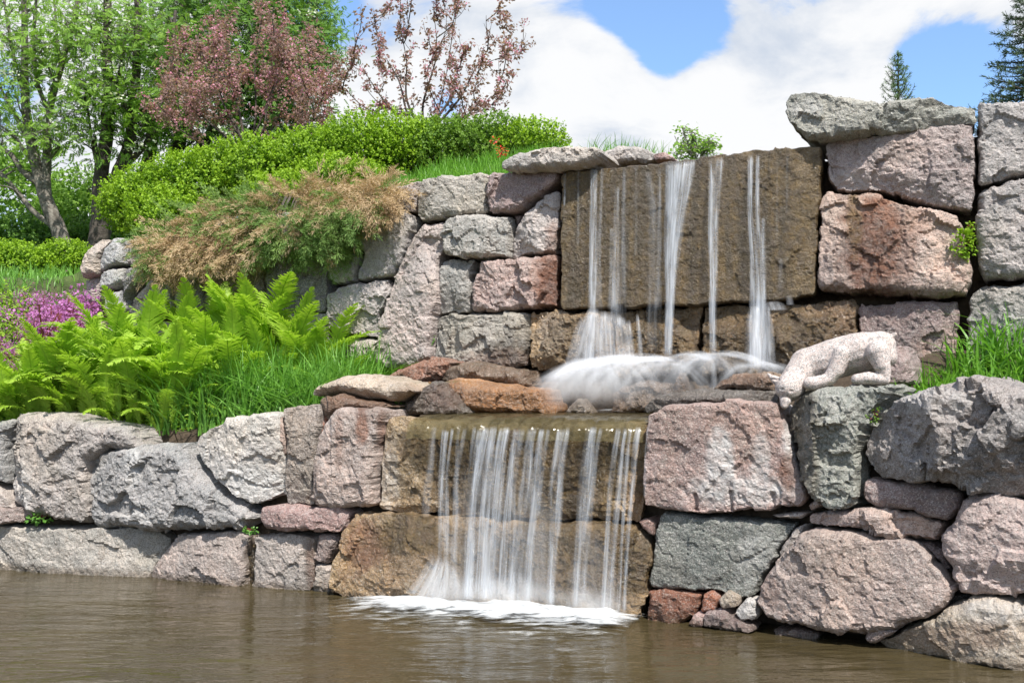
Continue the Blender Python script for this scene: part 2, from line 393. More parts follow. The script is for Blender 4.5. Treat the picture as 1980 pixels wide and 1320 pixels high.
    if (bidx < 0).any(): bidx = bidx[bidx >= 0]
    U = vo; dE = np.where(src >= 0, dE[src], .01); ie = np.where(src >= 0, ie[src], 0)
    e1 = U[tri[:, 1]] - U[tri[:, 0]]; e2 = U[tri[:, 2]] - U[tri[:, 0]]; flip = (e1[:, 0] * e2[:, 1] - e1[:, 1] * e2[:, 0]) < 0; tri[flip] = tri[flip][:, ::-1]
    Re = (edge * (1 + .45 * perlin(q3 * 5 + so3 + 9)))[ie]
    x = np.clip(dE / Re, 0, 1)
    rr = np.linalg.norm(U, axis=1) / rm
    h = H * np.sqrt(np.clip(1 - (1 - x) ** 2.4, 0, 1)) + H * .22 * np.clip(1 - rr ** 2, -.6, 1)  * x
    for _ in range(cuts):                                             # broken faces
        a = rs.random() * 6.283; o_ = rs.uniform(.15, .8) * rm; sl_ = rs.uniform(.15, .5) * rel
        dd = U[:, 0] * math.cos(a) + U[:, 1] * math.sin(a) - o_
        h = np.minimum(h, np.maximum(H * 1.15 - sl_ * np.maximum(dd, 0), -.02 + x * .03))
    for (xa, ya, xb, yb, slope) in (cut or ()):                       # a traced ridge: the face falls away on the left of a->b
        pa = wall_hit(wall, xa, ya, off)[0]; pb = wall_hit(wall, xb, yb, off)[0]
        a2 = np.array([(pa - origin) @ tan, (pa - origin) @ up]); b2 = np.array([(pb - origin) @ tan, (pb - origin) @ up]); t2 = b2 - a2; t2 /= np.linalg.norm(t2)
        dd = (U[:, 0] - a2[0]) * -t2[1] + (U[:, 1] - a2[1]) * t2[0]
        h = h - slope * np.maximum(dd, 0)
    phi = (1 - x) * (math.pi / 2) * .9
    base = np.concatenate([U, h[:, None]], 1); an = on[ie]
    nv = np.stack([an[:, 0] * np.sin(phi), an[:, 1] * np.sin(phi), np.cos(phi)], -1)
    ns = 5; side = []; sn = []; qb = U[bidx]; nb = len(bidx); ob = on[src[bidx]]; hb = h[bidx].mean()
    for j in range(1, ns + 1):
        f = (j / ns) ** 1.3; side.append(np.concatenate([qb * (1 - .05 * f * (1 - lean)), (h[bidx] * (1 - f) + hb * f - thick * f)[:, None]], 1)); sn.append(np.concatenate([ob, np.zeros((nb, 1))], 1))
    nF = len(base); base = np.concatenate([base] + side); nv = np.concatenate([nv] + sn)
    wp = base + .022 * np.stack([perlin(base * 6 + so3), perlin(base * 6 + so3 + 40), perlin(base * 6 + so3 + 80)], 1)
    c1, c2 = .26 * max(sc_, .35), .085 * max(sc_, .5)
    dsp = facets(wp / c1 + so3) * .036 * rel * sc_ + facets(wp / c2 + so3 + 7) * .0125 * rel * grain * sc_ + fbm(base * 22 + so3, 2, .6) * .005 * (.4 + .6 * rel) * grain
    c3_ = .042; dsp += facets(wp / c3_ + so3 + 50) * .0062 * (.35 + .65 * rel) * grain
    fade = np.full(len(base), .5); fade[:nF] = .5 + .5 * x
    Vl = base + nv * (dsp * fade)[:, None]
    for (gx, gy0, gy1) in groove:                                      # half drill holes left by the quarry
        g3 = wall_hit(wall, gx, gy0, off)[0]; g4 = wall_hit(wall, gx, gy1, off)[0]; gu = (g3 - origin) @ tan; g0 = (g3 - origin) @ up; g1 = (g4 - origin) @ up
        m = (np.abs(Vl[:, 0] - gu) < .02) & (Vl[:, 1] < g0) & (Vl[:, 1] > g1); Vl[m, 2] -= .035 * (1 - (np.abs(Vl[m, 0] - gu) / .02) ** 2)
    V = origin + Vl[:, :1] * tan + Vl[:, 1:2] * up + Vl[:, 2:3] * nrm
    V = np.concatenate([V, [origin - nrm * thick]])
    rows = [bidx] + [nF + j * nb + np.arange(nb) for j in range(ns)]
    Fq = np.concatenate([np.stack([r0, r1, np.roll(r1, -1), np.roll(r0, -1)], 1) for r0, r1 in zip(rows[:-1], rows[1:])])
    lr = rows[-1]; Ft = np.concatenate([tri, np.stack([np.full(nb, len(V) - 1), np.roll(lr, -1), lr], 1)])
    # marks: wet-dark, rust, pale, algae
    mk = np.zeros((len(V), 4)); pj = project(V)
    nz = perlin(V * 5 + 3.3) * .5 + perlin(V * 16) * .35 + perlin(V * 45) * .22
    if marks:
        for (kd, x0, y0, rx, ry, st) in marks:
            e = np.sqrt(((pj[:, 0] - x0) / rx) ** 2 + ((pj[:, 1] - y0) / ry) ** 2) + nz * .55
            k_ = 'wrpa'.index(kd); mk[:, k_] = np.maximum(mk[:, k_], st * np.clip((1.15 - e) / .45, 0, 1))
    wl = np.clip((.07 - V[:, 2] + nz * .03) / .05, 0, 1) * .8          # damp line above the pond
    mk[:, 0] = np.maximum(mk[:, 0], wl); mk[:, 3] = np.maximum(mk[:, 3], wl * .4)
    org = V[:, :].mean(0)
    me = mesh_np(name, V - org, [Fq, Ft], M_STONE, smooth=False, attrs={'marks': mk})
    o = bpy.data.objects.new(name, me); COL.objects.link(o)
    if parent is not None: o.parent = parent; o.location = Vector(org) - parent.location
    else: o.location = org
    col = np.array(TONE[tone] if isinstance(tone, str) else tone) * (1 + .07 * rs.normal()); col = (col.mean() + (col - col.mean()) * .98) * np.array([1.02, 1.0, .965])
    o.color = (*np.clip(col, 0, .8), 1)
    if label: o['label'] = label
    return o

def wall_thing(px, py, w, label):
    p = wall_hit(w, px, py)[0]; return empty('stone_wall', (p[0], p[1], 0 if w == 'L' else 1.4), label, 'stone wall')
WET_DARK = lambda x, y, rx, ry, s=1.0: ('w', x, y, rx, ry, s)
RUST = lambda x, y, rx, ry, s=1.0: ('r', x, y, rx, ry, s)
PALE = lambda x, y, rx, ry, s=1.0: ('p', x, y, rx, ry, s)
ALG = lambda x, y, rx, ry, s=1.0: ('a', x, y, rx, ry, s)

w1 = wall_thing(300, 1100, 'L', 'low wall of big grey boulders along the pond below the ferns')
S = lambda poly, **k: stone(poly, parent=w1, wall='L', **k)
S([(-90, 1010), (0, 1013), (80, 1017), (150, 1018), (240, 1021), (305, 1025), (329, 1040), (322, 1065), (302, 1090), (288, 1135), (200, 1130), (100, 1125), (-90, 1115)], tone=(.37, .35, .32), H=.07, edge=.05, rel=.55, off=.04, label='long flat grey slab at the waterline')
S([(288, 1135), (292, 1110), (312, 1080), (335, 1048), (352, 1034), (400, 1028), (455, 1026), (488, 1032), (484, 1060), (480, 1090), (476, 1145), (380, 1140)], tone=(.42, .36, .335), H=.08, edge=.05, rel=.6, off=.03, marks=[WET_DARK(485, 1090, 12, 60, .8), ALG(487, 1080, 10, 60, .5)])
S([(484, 1036), (506, 1032), (503, 1070), (498, 1150), (474, 1146)], tone='dark', H=.05, edge=.03, off=-.04, marks=[WET_DARK(490, 1080, 40, 80), ALG(490, 1090, 30, 80, .8)], label='dark wet stone with a trickle of water')
S([(500, 1034), (540, 1030), (600, 1030), (619, 1038), (614, 1080), (607, 1158), (540, 1152), (496, 1148)], tone=(.40, .36, .335), H=.08, edge=.05, rel=.6, marks=[WET_DARK(600, 1090, 14, 60, 1), RUST(602, 1090, 10, 50, .5)])
S([(622, 1032), (650, 1029), (663, 1042), (650, 1066), (637, 1088), (622, 1083), (609, 1078)], tone='pink', H=.06, marks=[WET_DARK(650, 1080, 20, 30, .7)])
S([(614, 1087), (645, 1096), (643, 1150), (606, 1150)], tone='pale', H=.05, marks=[WET_DARK(630, 1135, 40, 16, .8)])
S([(-90, 818), (0, 815), (29, 812), (23, 850), (17, 900), (20, 938), (-5, 932), (-90, 930)], tone='blue', H=.1, off=.02)
S([(-90, 930), (0, 936), (16, 955), (30, 983), (0, 982), (-90, 985)], tone='pale', H=.09, off=.05)
S([(-90, 984), (0, 979), (50, 981), (64, 995), (52, 1008), (0, 1012), (-90, 1013)], tone='pink', H=.1, off=.08)
S([(33, 798), (94, 796), (141, 801), (197, 815), (249, 823), (270, 841), (279, 866), (221, 866), (192, 885), (185, 911), (189, 944), (195, 1000), (178, 1014), (132, 1004), (99, 995), (28, 978), (18, 954), (20, 897), (27, 836)], tone=(.35, .325, .315), H=.17, edge=.12, thick=.85, rel=1.3, cuts=1, cut=[(80, 1000, 62, 800, .7)], marks=[PALE(40, 950, 20, 60, .5)], label='huge grey boulder with a shaded left face')
S([(200, 871), (263, 861), (305, 861), (374, 853), (378, 874), (400, 907), (438, 940), (474, 971), (504, 992), (506, 1005), (479, 1016), (399, 1023), (329, 1024), (263, 1021), (207, 1018), (199, 1000), (187, 963), (185, 921), (189, 890)], tone=(.285, .285, .29), H=.18, edge=.13, thick=.85, rel=1.5, cuts=1, centre=(320, 945), cut=[(480, 880, 400, 1020, -.0)], marks=[PALE(255, 900, 14, 50, .8), PALE(280, 1000, 50, 14, .4)], label='dark blue grey boulder of rugged face')
S([(378, 862), (390, 841), (446, 810), (517, 795), (539, 799), (546, 822), (552, 878), (553, 950), (521, 965), (491, 976), (463, 961), (423, 921), (390, 888)], tone='white', off=.05, H=.10, edge=.06, rel=.85, cut=[(545, 800, 480, 905, .22)], marks=[PALE(490, 930, 60, 35, .9)], label='white wedge shaped boulder')
S([(541, 803), (557, 822), (560, 874), (553, 882), (548, 860)], tone='pink', off=.02, H=.06)
S([(547, 793), (566, 786), (622, 779), (626, 794), (619, 855), (615, 935), (613, 976), (556, 975), (556, 925), (562, 836)], tone=(.34, .295, .265), H=.07, edge=.05, rel=.7, thick=.6)
S([(625, 780), (641, 800), (634, 830), (624, 858), (616, 862), (619, 820)], tone='rust', off=-.05, H=.04)
S([(665, 787), (709, 787), (750, 789), (747, 815), (737, 862), (732, 928), (729, 974), (673, 983), (622, 975), (614, 944), (617, 898), (627, 846), (645, 810)], tone=(.40, .33, .30), H=.14, edge=.08, thick=.6, rel=.8, marks=[WET_DARK(715, 800, 40, 24, .7), RUST(700, 820, 14, 40, .9), RUST(655, 850, 8, 60, .4), RUST(738, 830, 9, 50, .7)], label='pink boulder with rusty water stains')
S([(512, 977), (540, 972), (600, 977), (658, 980), (680, 990), (672, 1012), (665, 1031), (622, 1029), (560, 1026), (521, 1020), (511, 1005)], tone='rose', H=.11, off=.05, rel=.7)

w2 = wall_thing(980, 1165, 'L', 'wet brown rock wall behind the lower waterfall')
S = lambda poly, **k: stone(poly, parent=w2, wall='L', **k)
S([(756, 803), (830, 812), (920, 824), (1010, 822), (1075, 822), (1150, 822), (1255, 818), (1253, 900), (1247, 960), (1236, 1010), (1160, 1004), (1075, 1003), (1000, 1001), (921, 998), (840, 993), (766, 990), (732, 980), (735, 930), (740, 862), (748, 815)], tone='ochre', H=.10, edge=.10, thick=1.0, rel=1.0, off=.0, centre=(1000, 905), marks=[WET_DARK(1010, 900, 220, 130, 1), ALG(1020, 900, 230, 140, .92), PALE(750, 930, 22, 80, .5), RUST(1235, 960, 30, 60, .4), RUST(860, 900, 40, 70, .25)], label='long wet brown ledge stone')
S([(686, 993), (776, 990), (860, 998), (957, 1002), (952, 1080), (955, 1190), (850, 1182), (735, 1168), (678, 1160), (646, 1148), (646, 1110), (650, 1083), (662, 1040)], tone='ochre', H=.12, edge=.08, thick=.6, rel=.9, off=.05, marks=[WET_DARK(830, 1080, 170, 110, .9), RUST(700, 1060, 50, 60, .7), ALG(800, 1030, 70, 50, .85), ALG(900, 1090, 80, 90, .6)])
S([(960, 1002), (1075, 1007), (1160, 1006), (1225, 1013), (1253, 1040), (1262, 1080), (1252, 1135), (1240, 1210), (1120, 1200), (958, 1190), (955, 1080)], tone='ochre', H=.12, edge=.09, thick=.6, rel=1.0, off=.05, marks=[WET_DARK(1100, 1090, 200, 120, 1), ALG(1110, 1090, 190, 120, .8), PALE(1250, 1040, 14, 20, .5)])

w3 = wall_thing(1650, 1240, 'L', 'wall of large pink and green granite boulders right of the lower waterfall')
S = lambda poly, **k: stone(poly, parent=w3, wall='L', **k)
S([(1258, 800), (1300, 783), (1350, 775), (1425, 773), (1500, 776), (1509, 784), (1520, 820), (1550, 905), (1567, 964), (1550, 977), (1450, 986), (1375, 990), (1300, 986), (1250, 979), (1247, 960), (1252, 890), (1258, 830)], tone=(.375, .275, .255), H=.10, edge=.04, rel=.45, cuts=1, grain=1.3, off=.03, marks=[PALE(1395, 905, 26, 75, 1), PALE(1470, 900, 20, 60, .8), PALE(1440, 950, 120, 30, .9), PALE(1532, 850, 18, 90, 1), RUST(1523, 915, 18, 45, .8), WET_DARK(1523, 915, 16, 40, .5)], groove=[(1352, 950, 985), (1420, 945, 985), (1500, 950, 985)], label='big rose granite block with pale streaks')
S([(1520, 790), (1550, 764), (1600, 751), (1700, 744), (1732, 746), (1728, 760), (1700, 800), (1677, 842), (1667, 875), (1672, 920), (1678, 962), (1665, 980), (1615, 982), (1585, 966), (1565, 940), (1545, 890), (1525, 830)], tone=(.245, .26, .235), H=.17, edge=.05, thick=.6, rel=1.9, cuts=1, off=.0, centre=(1615, 860), cut=[(1592, 985, 1590, 745, .6)], marks=[WET_DARK(1548, 850, 36, 130, 1), WET_DARK(1560, 930, 26, 60, 1)], groove=(), label='green grey boulder with a black left face')  # left face darkened and made glossier through the first mark channel
S([(1677, 840), (1700, 815), (1735, 776), (1775, 755), (1850, 737), (1905, 727), (1940, 737), (1980, 748), (2080, 775), (2080, 985), (1980, 958), (1900, 946), (1850, 935), (1775, 927), (1725, 915), (1687, 906), (1674, 868)], tone=(.30, .28, .275), H=.24, edge=.16, thick=.9, rel=2.1, off=.06, marks=[PALE(1800, 780, 70, 30, .35)], label='biggest dark boulder of rugged face at the right edge')
S([(1673, 935), (1681, 921), (1750, 930), (1860, 946), (1863, 980), (1842, 1006), (1800, 1002), (1765, 986), (1700, 981), (1677, 962)], tone='mauve', H=.1, edge=.06, rel=.6, cuts=5)
S([(1566, 993), (1600, 984), (1650, 981), (1725, 983), (1775, 991), (1822, 1012), (1816, 1042), (1790, 1043), (1700, 1029), (1625, 1015), (1567, 1012)], tone='pink', H=.12, off=.03, edge=.06)
S([(1868, 960), (1890, 954), (1930, 952), (1980, 969), (2080, 990), (2080, 1165), (1980, 1148), (1925, 1145), (1865, 1147), (1848, 1120), (1828, 1070), (1824, 1030), (1846, 1000)], tone=(.40, .325, .31), H=.16, edge=.1, off=.04, rel=.85, label='pink boulder cut by the right edge')
S([(1277, 993), (1290, 988), (1400, 997), (1500, 1004), (1546, 1008), (1526, 1030), (1506, 1075), (1480, 1115), (1466, 1149), (1440, 1154), (1375, 1140), (1300, 1135), (1262, 1131), (1265, 1090), (1272, 1040)], tone=(.165, .178, .165), H=.08, edge=.04, rel=.5, cuts=2, marks=[PALE(1470, 1080, 60, 60, .30), WET_DARK(1300, 1110, 40, 30, .4)], label='flat dark green grey block')
S([(1492, 994), (1525, 990), (1563, 990), (1550, 1002), (1505, 1001)], tone='pale', H=.05, off=.02)
S([(1560, 1012), (1547, 1050), (1515, 1078), (1508, 1070), (1522, 1038), (1543, 1016)], tone='pale', H=.05, off=.03)
S([(1558, 1026), (1580, 1019), (1650, 1029), (1700, 1035), (1745, 1032), (1775, 1048), (1805, 1076), (1835, 1106), (1857, 1140), (1834, 1172), (1790, 1195), (1730, 1212), (1675, 1226), (1625, 1222), (1550, 1207), (1490, 1190), (1470, 1160), (1480, 1125), (1500, 1090), (1527, 1058)], tone=(.43, .345, .315), H=.15, edge=.07, rel=.7, off=.07, marks=[RUST(1490, 1140, 20, 40, .25), WET_DARK(1700, 1215, 60, 12, .5)], label='big pink boulder of many sides')
S([(1777, 1048), (1800, 1046), (1825, 1064), (1848, 1112), (1832, 1100), (1803, 1070)], tone='mauve', H=.05, off=-.02)
S([(1695, 1240), (1750, 1214), (1800, 1199), (1846, 1168), (1890, 1150), (1940, 1150), (1980, 1162), (2080, 1185), (2080, 1320), (1980, 1300), (1850, 1275), (1775, 1262), (1715, 1255)], tone=(.38, .33, .27), H=.13, edge=.09, off=.10, rel=.8, marks=[RUST(1850, 1230, 120, 30, .35), PALE(1930, 1180, 80, 24, .5)])
S([(1254, 1136), (1300, 1135), (1360, 1147), (1355, 1172), (1325, 1205), (1290, 1215), (1257, 1205)], tone='rust', H=.08, off=.05, marks=[WET_DARK(1300, 1180, 70, 40, .7)], label='dark red wet block at the waterline')
S([(1234, 1006), (1255, 999), (1272, 1010), (1266, 1037), (1246, 1024)], tone='rose', H=.05, off=.04, marks=[WET_DARK(1250, 1015, 30, 30, .6)])
S([(1565, 975), (1580, 964), (1596, 975), (1570, 988)], tone='pink', H=.04)
S([(1830, 1120), (1850, 1150), (1890, 1150), (1850, 1175), (1812, 1195), (1780, 1200)], tone='dark', H=.03, off=-.1)

# loose rocks at the foot of the right wall
def rock(poly, label, cat='rock', grp=None, **k):
    o = stone(poly, name='rock', label=label, **k); o['category'] = cat
    if grp: o['group'] = grp
    return o
G = 'small rocks at the foot of the right wall'
rock([(1360, 1146), (1378, 1140), (1393, 1155), (1386, 1180), (1357, 1183)], 'small dark red rock wedged beside the red block at the waterline', grp=G, tone='rust', H=.06, off=.1, thick=.15)
rock([(1390, 1160), (1405, 1140), (1431, 1152), (1428, 1172), (1400, 1178)], 'small tan rock just under the flat green block', grp=G, tone='tan', H=.06, off=.12, thick=.15)
rock([(1421, 1180), (1445, 1155), (1466, 1157), (1466, 1195), (1435, 1199)], 'pale square little rock beside the big pink boulder near the water', grp=G, tone='white', H=.06, off=.12, thick=.15)
rock([(1365, 1181), (1400, 1177), (1420, 1195), (1465, 1212), (1460, 1222), (1400, 1218), (1360, 1208)], 'striped flat wet rock lying in the shallows', grp=G, tone='mauve', H=.06, off=.16, thick=.2, marks=[WET_DARK(1410, 1210, 80, 30, .8)])
rock([(1332, 1203), (1345, 1182), (1366, 1187), (1364, 1210), (1345, 1214)], 'tiny pink rock touching the water below the dark red block', grp=G, tone='rose', H=.05, off=.16, thick=.12)
rock([(1495, 1214), (1550, 1214), (1585, 1226), (1580, 1238), (1500, 1230)], 'low wet rock just above water below the big pink boulder', grp=G, tone='mauve', H=.05, off=.12, thick=.2, marks=[WET_DARK(1540, 1222, 80, 30, 1)])
rock([(1673, 1232), (1680, 1217), (1710, 1207), (1736, 1220), (1700, 1240), (1685, 1246)], 'pinkish stone lying left of the tan boulder in the corner', grp=G, tone='pink', H=.06, off=.14, thick=.2)

# rocks heaped above the lower wall and in the upper basin
rock([(617, 751), (627, 743), (678, 724), (730, 726), (787, 739), (812, 756), (771, 779), (715, 771), (663, 761), (614, 769)], 'flat pale tan rock on top of the wall beside the grass', tone='tan', off=-.30, H=.25, thick=.5, edge=.16, rel=.5, marks=[RUST(790, 760, 30, 20, .3)])
rock([(627, 769), (663, 760), (720, 775), (763, 786), (720, 792), (663, 795), (648, 815), (636, 800)], 'reddish wet rock between the flat tan rock and the pink boulder', tone='brown', off=-.10, H=.12, thick=.35, edge=.08, marks=[WET_DARK(690, 780, 80, 30, .7), RUST(690, 780, 80, 30, .5)])
rock([(752, 728), (790, 708), (828, 691), (870, 694), (890, 700), (868, 724), (828, 754), (795, 745)], 'reddish brown rock leaning at the back of the heap', tone=(.27, .15, .11), off=-1.3, H=.25, thick=.5, edge=.1, cuts=5, marks=[RUST(820, 720, 60, 30, .4)])
rock([(781, 790), (812, 756), (848, 733), (880, 762), (905, 800), (870, 806), (787, 804)], 'dark brown wet rock at the left end of the basin', tone='dark', off=-.45, H=.2, thick=.5, edge=.12, rel=1.3, marks=[WET_DARK(840, 780, 90, 50, 1), RUST(860, 770, 40, 30, .4)])
rock([(835, 740), (880, 731), (950, 737), (1018, 746), (1054, 751), (1066, 777), (1070, 800), (990, 803), (905, 803), (880, 775)], 'long orange brown rock left of the white splash', tone='orange', off=-.85, H=.25, thick=.5, edge=.12, rel=.9, marks=[WET_DARK(960, 775, 130, 40, .6), WET_DARK(860, 755, 40, 30, .9)])
rock([(854, 735), (874, 706), (921, 701), (1024, 714), (1030, 750), (931, 745)], 'glistening flat brown rock behind the orange one', tone='brown', off=-1.3, H=.3, thick=.4, edge=.2, rel=1.0, marks=[WET_DARK(940, 725, 130, 40, 1)])
rock([(1092, 800), (1105, 780), (1121, 768), (1133, 776), (1146, 800)], 'small pinkish pointed rock in the foam of the splash', tone='tan', off=-.95, H=.06, thick=.2, edge=.05, marks=[WET_DARK(1120, 785, 60, 40, .8)])
rock([(1300, 762), (1304, 736), (1316, 715), (1326, 735), (1332, 765)], 'narrow upright rock standing in the splash', tone='brown', off=-1.25, H=.06, thick=.2, edge=.05, marks=[WET_DARK(1315, 745, 60, 40, 1)])
rock([(1180, 800), (1195, 755), (1240, 735), (1300, 740), (1306, 800)], 'dark rock behind the thin water veil of the splash', tone='brown', off=-1.15, H=.12, thick=.3, edge=.1, marks=[WET_DARK(1240, 770, 100, 60, 1)])
rock([(1254, 800), (1253, 785), (1271, 763), (1331, 753), (1400, 752), (1501, 752), (1512, 763), (1508, 782), (1440, 788), (1375, 788), (1300, 800)], 'long dark glistening rock along the top of the rose granite block', tone='dark', off=-.18, H=.16, thick=.4, edge=.12, rel=1.1, marks=[WET_DARK(1380, 770, 160, 40, 1), PALE(1400, 762, 110, 12, .25)])
rock([(1376, 757), (1397, 734), (1446, 720), (1498, 719), (1510, 732), (1506, 758)], 'tan brown wet rock behind the head of the lynx statue', tone='brown', off=-.6, H=.22, thick=.45, edge=.12, marks=[WET_DARK(1440, 745, 80, 24, .9), RUST(1440, 735, 60, 20, .4)])
rock([(1660, 690), (1700, 672), (1745, 668), (1760, 700), (1765, 745), (1700, 752), (1650, 745)], 'mauve stone half hidden behind the rump of the lynx statue', tone='mauve', off=-.8, H=.12, thick=.4, edge=.1, marks=[WET_DARK(1700, 720, 60, 40, .4)])

w4 = wall_thing(650, 700, 'U', 'upper wall of pale fitted boulders left of the high slab')
S = lambda poly, **k: stone(poly, parent=w4, wall='U', **k)
S([(820, 346), (880, 341), (943, 338), (950, 346), (947, 413), (908, 418), (870, 422), (818, 431), (810, 417), (814, 378)], tone=(.36, .345, .31), H=.10, edge=.07, rel=.75, thick=.6)
S([(952, 342), (971, 333), (1062, 331), (1083, 326), (1088, 348), (1069, 365), (1041, 388), (1009, 413), (961, 416), (948, 411), (949, 371)], tone=(.36, .275, .27), H=.13, edge=.06, rel=.9, thick=.6, off=.03)
S([(863, 434), (874, 422), (926, 417), (992, 421), (996, 445), (992, 466), (990, 499), (961, 502), (908, 499), (867, 495), (859, 476), (860, 455)], tone=(.42, .41, .385), H=.15, edge=.07, rel=1.0, off=.02)
S([(1086, 370), (1083, 493), (1041, 495), (992, 500), (993, 469), (1000, 441), (1024, 413), (1055, 387)], tone=(.42, .39, .38), H=.10, edge=.05, rel=1.1, off=.01, marks=[RUST(1070, 470, 20, 40, .6)])
S([(994, 417), (1013, 415), (1003, 440)], tone='mauve', H=.03, off=-.05)
S([(861, 505), (874, 502), (926, 502), (920, 539), (918, 603), (881, 608), (857, 607), (856, 574)], tone=(.32, .325, .33), H=.11, edge=.05, rel=1.1)
S([(932, 507), (1000, 501), (1083, 495), (1084, 594), (1048, 600), (978, 603), (922, 603), (923, 549)], tone=(.39, .30, .28), H=.13, edge=.07, rel=1.2, off=.02, marks=[RUST(1065, 550, 40, 60, 1), WET_DARK(1068, 560, 32, 55, .8)], label='pink boulder rust stained at its right end')
S([(847, 615), (862, 608), (943, 605), (1027, 606), (1029, 643), (1024, 709), (943, 715), (846, 700), (842, 654)], tone=(.325, .315, .29), H=.15, edge=.07, rel=1.1, off=.03, marks=[WET_DARK(990, 690, 70, 30, 1), RUST(980, 695, 80, 22, .5), ALG(1000, 660, 40, 40, .3)])
S([(818, 433), (856, 429), (861, 441), (856, 476), (849, 511), (858, 556), (853, 594), (846, 626), (839, 689), (804, 712), (734, 708), (738, 654), (748, 608), (762, 556), (778, 511), (792, 476), (804, 455)], tone=(.40, .35, .335), H=.13, edge=.06, rel=1.0, off=.06, centre=(800, 590), label='tall slanting boulder between smaller ones')
S([(669, 410), (689, 385), (706, 375), (734, 380), (762, 389), (776, 406), (806, 418), (809, 434), (797, 469), (781, 511), (768, 535), (734, 542), (700, 545), (699, 525), (712, 492), (706, 482), (665, 474), (650, 445)], tone=(.43, .41, .405), H=.10, edge=.05, rel=.55, cuts=2, off=.0, centre=(742, 465), label='large pale flat faced boulder')
S([(769, 362), (804, 354), (818, 352), (813, 378), (809, 413), (790, 412), (776, 403), (764, 392)], tone=(.44, .40, .40), H=.07, edge=.04, off=-.02)
S([(644, 490), (658, 486), (703, 493), (698, 525), (693, 549), (665, 552), (642, 542), (639, 514)], tone=(.38, .38, .38), H=.12, edge=.06)
S([(640, 568), (658, 556), (758, 543), (761, 560), (748, 594), (741, 608), (737, 655), (690, 648), (644, 640), (638, 594)], tone=(.38, .36, .36), H=.12, edge=.06, rel=1.0)
S([(650, 652), (734, 658), (733, 700), (650, 700)], tone='pale', H=.06, off=-.02)
S([(524, 480), (640, 470), (642, 545), (639, 605), (560, 612), (522, 600)], tone=(.22, .21, .22), H=.12, edge=.07, rel=.9, off=-.02)
S([(540, 604), (640, 606), (646, 700), (540, 700)], tone=(.30, .29, .29), H=.1)
S([(400, 500), (438, 500), (520, 485), (520, 600), (400, 610)], tone=(.30, .25, .23), H=.08, off=-.05)
S([(400, 614), (520, 604), (536, 700), (400, 700)], tone='grey', H=.1)
S([(440, 432), (560, 412), (660, 408), (660, 470), (520, 480), (440, 495)], tone=(.33, .31, .31), H=.08, off=-.06)
S([(168, 524), (182, 486), (204, 461), (222, 465), (204, 503), (200, 530), (172, 540)], tone=(.44, .39, .36), H=.14, edge=.07, off=.0)
S([(202, 528), (205, 503), (224, 468), (239, 459), (257, 462), (251, 512), (222, 520)], tone=(.42, .43, .44), H=.13, edge=.06, rel=.7)
S([(259, 462), (300, 460), (334, 464), (338, 492), (302, 511), (254, 515)], tone=(.36, .32, .315), H=.10, edge=.05)
S([(340, 455), (436, 440), (436, 495), (345, 515), (336, 490)], tone='grey', H=.10, edge=.05)
S([(201, 562), (206, 530), (222, 521), (251, 518), (250, 545), (228, 560)], tone=(.46, .47, .475), H=.13, edge=.06, rel=.7)
S([(256, 519), (301, 514), (306, 528), (283, 546), (256, 566), (246, 590), (246, 550)], tone=(.31, .30, .30), H=.12, edge=.05)
S([(204, 568), (228, 563), (246, 560), (250, 596), (243, 620), (212, 600)], tone=(.38, .38, .39), H=.10)
S([(170, 541), (199, 535), (200, 585), (187, 590), (172, 600)], tone=(.38, .33, .315), H=.07, off=-.03)
S([(286, 556), (309, 526), (342, 520), (341, 600), (260, 620), (252, 600)], tone='grey', H=.10)
S([(345, 520), (397, 512), (397, 620), (345, 615)], tone=(.31, .29, .29), H=.08)
for (a, b) in ((160, 245), (248, 340), (345, 397)):
    S([(a, 606 if a == 160 else 622), (b, 622), (b, 760), (a, 760)], tone='grey', H=.08)

w5 = wall_thing(1330, 700, 'U', 'wet rock face of tall brown slab behind the upper waterfall')
S = lambda poly, **k: stone(poly, parent=w5, wall='U', **k)
S([(1088, 333), (1150, 328), (1244, 320), (1300, 312), (1353, 305), (1463, 291), (1540, 285), (1590, 281), (1588, 380), (1580, 500), (1578, 568), (1540, 576), (1476, 584), (1390, 589), (1305, 592), (1200, 596), (1086, 599), (1085, 450)], tone=(.30, .225, .13), H=.05, edge=.03, rel=.24, cuts=0, thick=1.1, off=.10, res=.02, centre=(1340, 440), grain=1.3, marks=[WET_DARK(1330, 440, 400, 260, .85), ALG(1330, 440, 400, 260, .95), RUST(1340, 520, 60, 100, .15)], label='tall flat brown slab')
S([(1031, 605), (1120, 602), (1188, 603), (1188, 712), (1100, 718), (1031, 714), (1030, 660)], tone='ochre', H=.12, edge=.06, rel=1.3, off=.0, marks=[WET_DARK(1150, 660, 130, 90, .7), ALG(1120, 670, 90, 60, .6), PALE(1065, 650, 30, 40, .35)])
S([(1191, 603), (1290, 598), (1356, 594), (1357, 700), (1280, 730), (1191, 730)], tone='ochre', H=.12, edge=.06, rel=1.3, off=.0, marks=[WET_DARK(1270, 660, 130, 90, 1), ALG(1270, 650, 90, 90, .7), PALE(1325, 640, 20, 12, .4)])
S([(1361, 594), (1420, 591), (1484, 589), (1486, 730), (1361, 730)], tone='ochre', H=.12, edge=.05, rel=1.3, off=.0, marks=[WET_DARK(1420, 660, 130, 90, 1), ALG(1420, 650, 90, 90, .7)])
S([(1489, 588), (1560, 585), (1652, 582), (1662, 596), (1658, 650), (1650, 730), (1489, 740)], tone='ochre', H=.13, edge=.07, rel=1.4, off=.02, marks=[WET_DARK(1570, 650, 150, 100, 1), ALG(1540, 680, 90, 90, .8), RUST(1620, 620, 50, 40, .3)])

